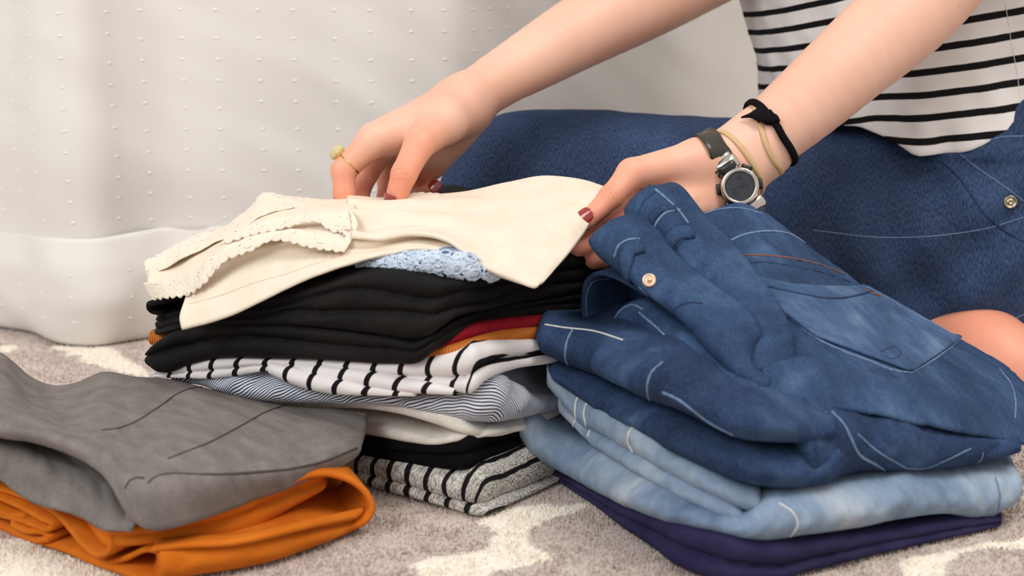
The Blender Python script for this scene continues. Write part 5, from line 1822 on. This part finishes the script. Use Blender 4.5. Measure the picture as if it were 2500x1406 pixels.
cord('leather_cord', 'tan leather cord running diagonally over the wrist next to the watch', 'bracelet',
     [(1716, 338), (1734, 326), (1760, 322), (1790, 340), (1815, 368), (1842, 408), (1860, 446), (1862, 466)], M['leather'], 0.0021, 0.0009)
cord('leather_cord', 'tan leather cord leaving the black ribbon knot and crossing the forearm', 'bracelet',
     [(1838, 250), (1846, 272), (1860, 320), (1872, 360), (1892, 396), (1910, 420)], M['leather'], 0.0021, 0.0009)
rb = root('ribbon_bracelet', 'black ribbon bracelet tied in a knot above the watch', 'bracelet', tuple(hit(BODY, 1875, 300)[0]))
_b = cord('band', None, None, [(1838, 252), (1856, 262), (1874, 284), (1892, 305), (1908, 335), (1926, 362), (1940, 392)], M['ribbon'], 0.0030, 0.0022)
for k_ in ('label', 'category'):
    if k_ in _b:
        del _b[k_]
_wl = Vector(_b.location)
_b.parent = rb
_b.location = _wl - rb.location


def knot():
    l, n = hit(BODY, 1878, 292)
    e1 = nrm(P(1892, 305, l[1]) - P(1862, 275, l[1])); e1 = nrm(e1 - n * (e1 @ n)); e2 = np.cross(n, e1)
    a = np.linspace(0, 2 * math.pi, 22, endpoint=False); b = np.linspace(-math.pi / 2, math.pi / 2, 13)
    V = []
    for bb in b:
        for aa in a:
            r = 1 + 0.16 * math.sin(aa * 3 + bb * 2) + 0.08 * math.sin(aa * 7)
            V.append(l + n * 0.003 + e1 * 0.0068 * r * math.cos(bb) * math.cos(aa) + e2 * 0.0055 * r * math.cos(bb) * math.sin(aa) + n * 0.0036 * math.sin(bb))
    put('knot', mesh_from('knot', np.array(V), quads(13, 22, wrap_c=True), np.array(V)[:, :2]), M['ribbon'], rb)
    # the two loose ends pointing down the wrist
    for tip, wd, lift in (((1812, 294), 0.0055, 0.004), ((1850, 303), 0.004, 0.0025)):
        t, nn = hit(BODY, *tip)
        if t is None:
            continue
        s0 = l + n * 0.004
        g = []
        for q in np.linspace(0, 1, 14):
            c = s0 * (1 - q) + (t + nn * 0.0025) * q + n * lift * math.sin(math.pi * q)
            d = nrm((t - s0)); sd = nrm(np.cross(n, d))
            w = wd * (0.55 + 0.45 * math.sin(math.pi * min(1, q * 1.4))) * (1 - max(0, q - 0.45) / 0.55 * 0.97)
            g.append([c + sd * x * w + n * 0.0012 * (1 - x * x) for x in np.linspace(-1, 1, 7)])
        sheet('ribbon_end', np.array(g), 0.001, M['ribbon'], rb)


knot()


def finger_ring(name, label, a, b, fr, mat, tube_r, stone=None):
    a = np.array(a); b = np.array(b); d = nrm(b - a); c = a + (b - a) * fr
    e1 = nrm(np.cross(d, [0, 0, 1])); e2 = np.cross(d, e1)
    pts = []
    for an in np.linspace(0, 2 * math.pi, 26, endpoint=False):
        r = e1 * math.cos(an) + e2 * math.sin(an)
        t, nn, i, dist = BODY.ray_cast(Vector(c), Vector(r))
        rad = min(np.linalg.norm(np.array(t) - c), 0.0115) if t is not None else 0.009
        pts.append(c + r * (rad + tube_r * 0.4))
    pts = np.array(pts)
    for _ in range(2):
        pts = (np.roll(pts, 1, 0) + 2 * pts + np.roll(pts, -1, 0)) / 4
    o = root(name, label, 'ring', tuple(c))
    put('hoop', tube_mesh('hoop', pts, tube_r, 8, closed=True), mat, o)
    if stone is not None:
        s = np.array(stone); nn = nrm(s - c); nn = nrm(nn - d * (nn @ d)); t2 = np.cross(d, nn)
        me = lathe_mesh('stone', [(0, -0.0035), (0.0036, -0.003), (0.0052, -0.001), (0.0050, 0.0012), (0.0036, 0.0034), (0.0016, 0.0044), (0.0, 0.0046)], 9)
        me.polygons.foreach_set('use_smooth', np.zeros(len(me.polygons), bool))
        base = c + nn * 0.0125
        st = put('stone', xform(me, base, d * 1.25, t2, nn), M['stone'], o)
        put('setting', xform(lathe_mesh('setting', [(0.0, -0.004), (0.0034, -0.0038), (0.0046, -0.0028), (0.0040, -0.0022), (0, -0.0022)], 20), base, d * 1.1, t2, nn), mat, o)
    return o


finger_ring('gold_ring', 'thin gold ring with a pale olive stone on the far index finger', F_IX[0], F_IX[1], 0.80, M['gold'], 0.0006, P(800, 392, 1.046))
finger_ring('silver_ring', 'plain silver ring half hidden under the jeans waistband', N_MD[1], N_MD[2], 0.75, M['steel'], 0.0009)
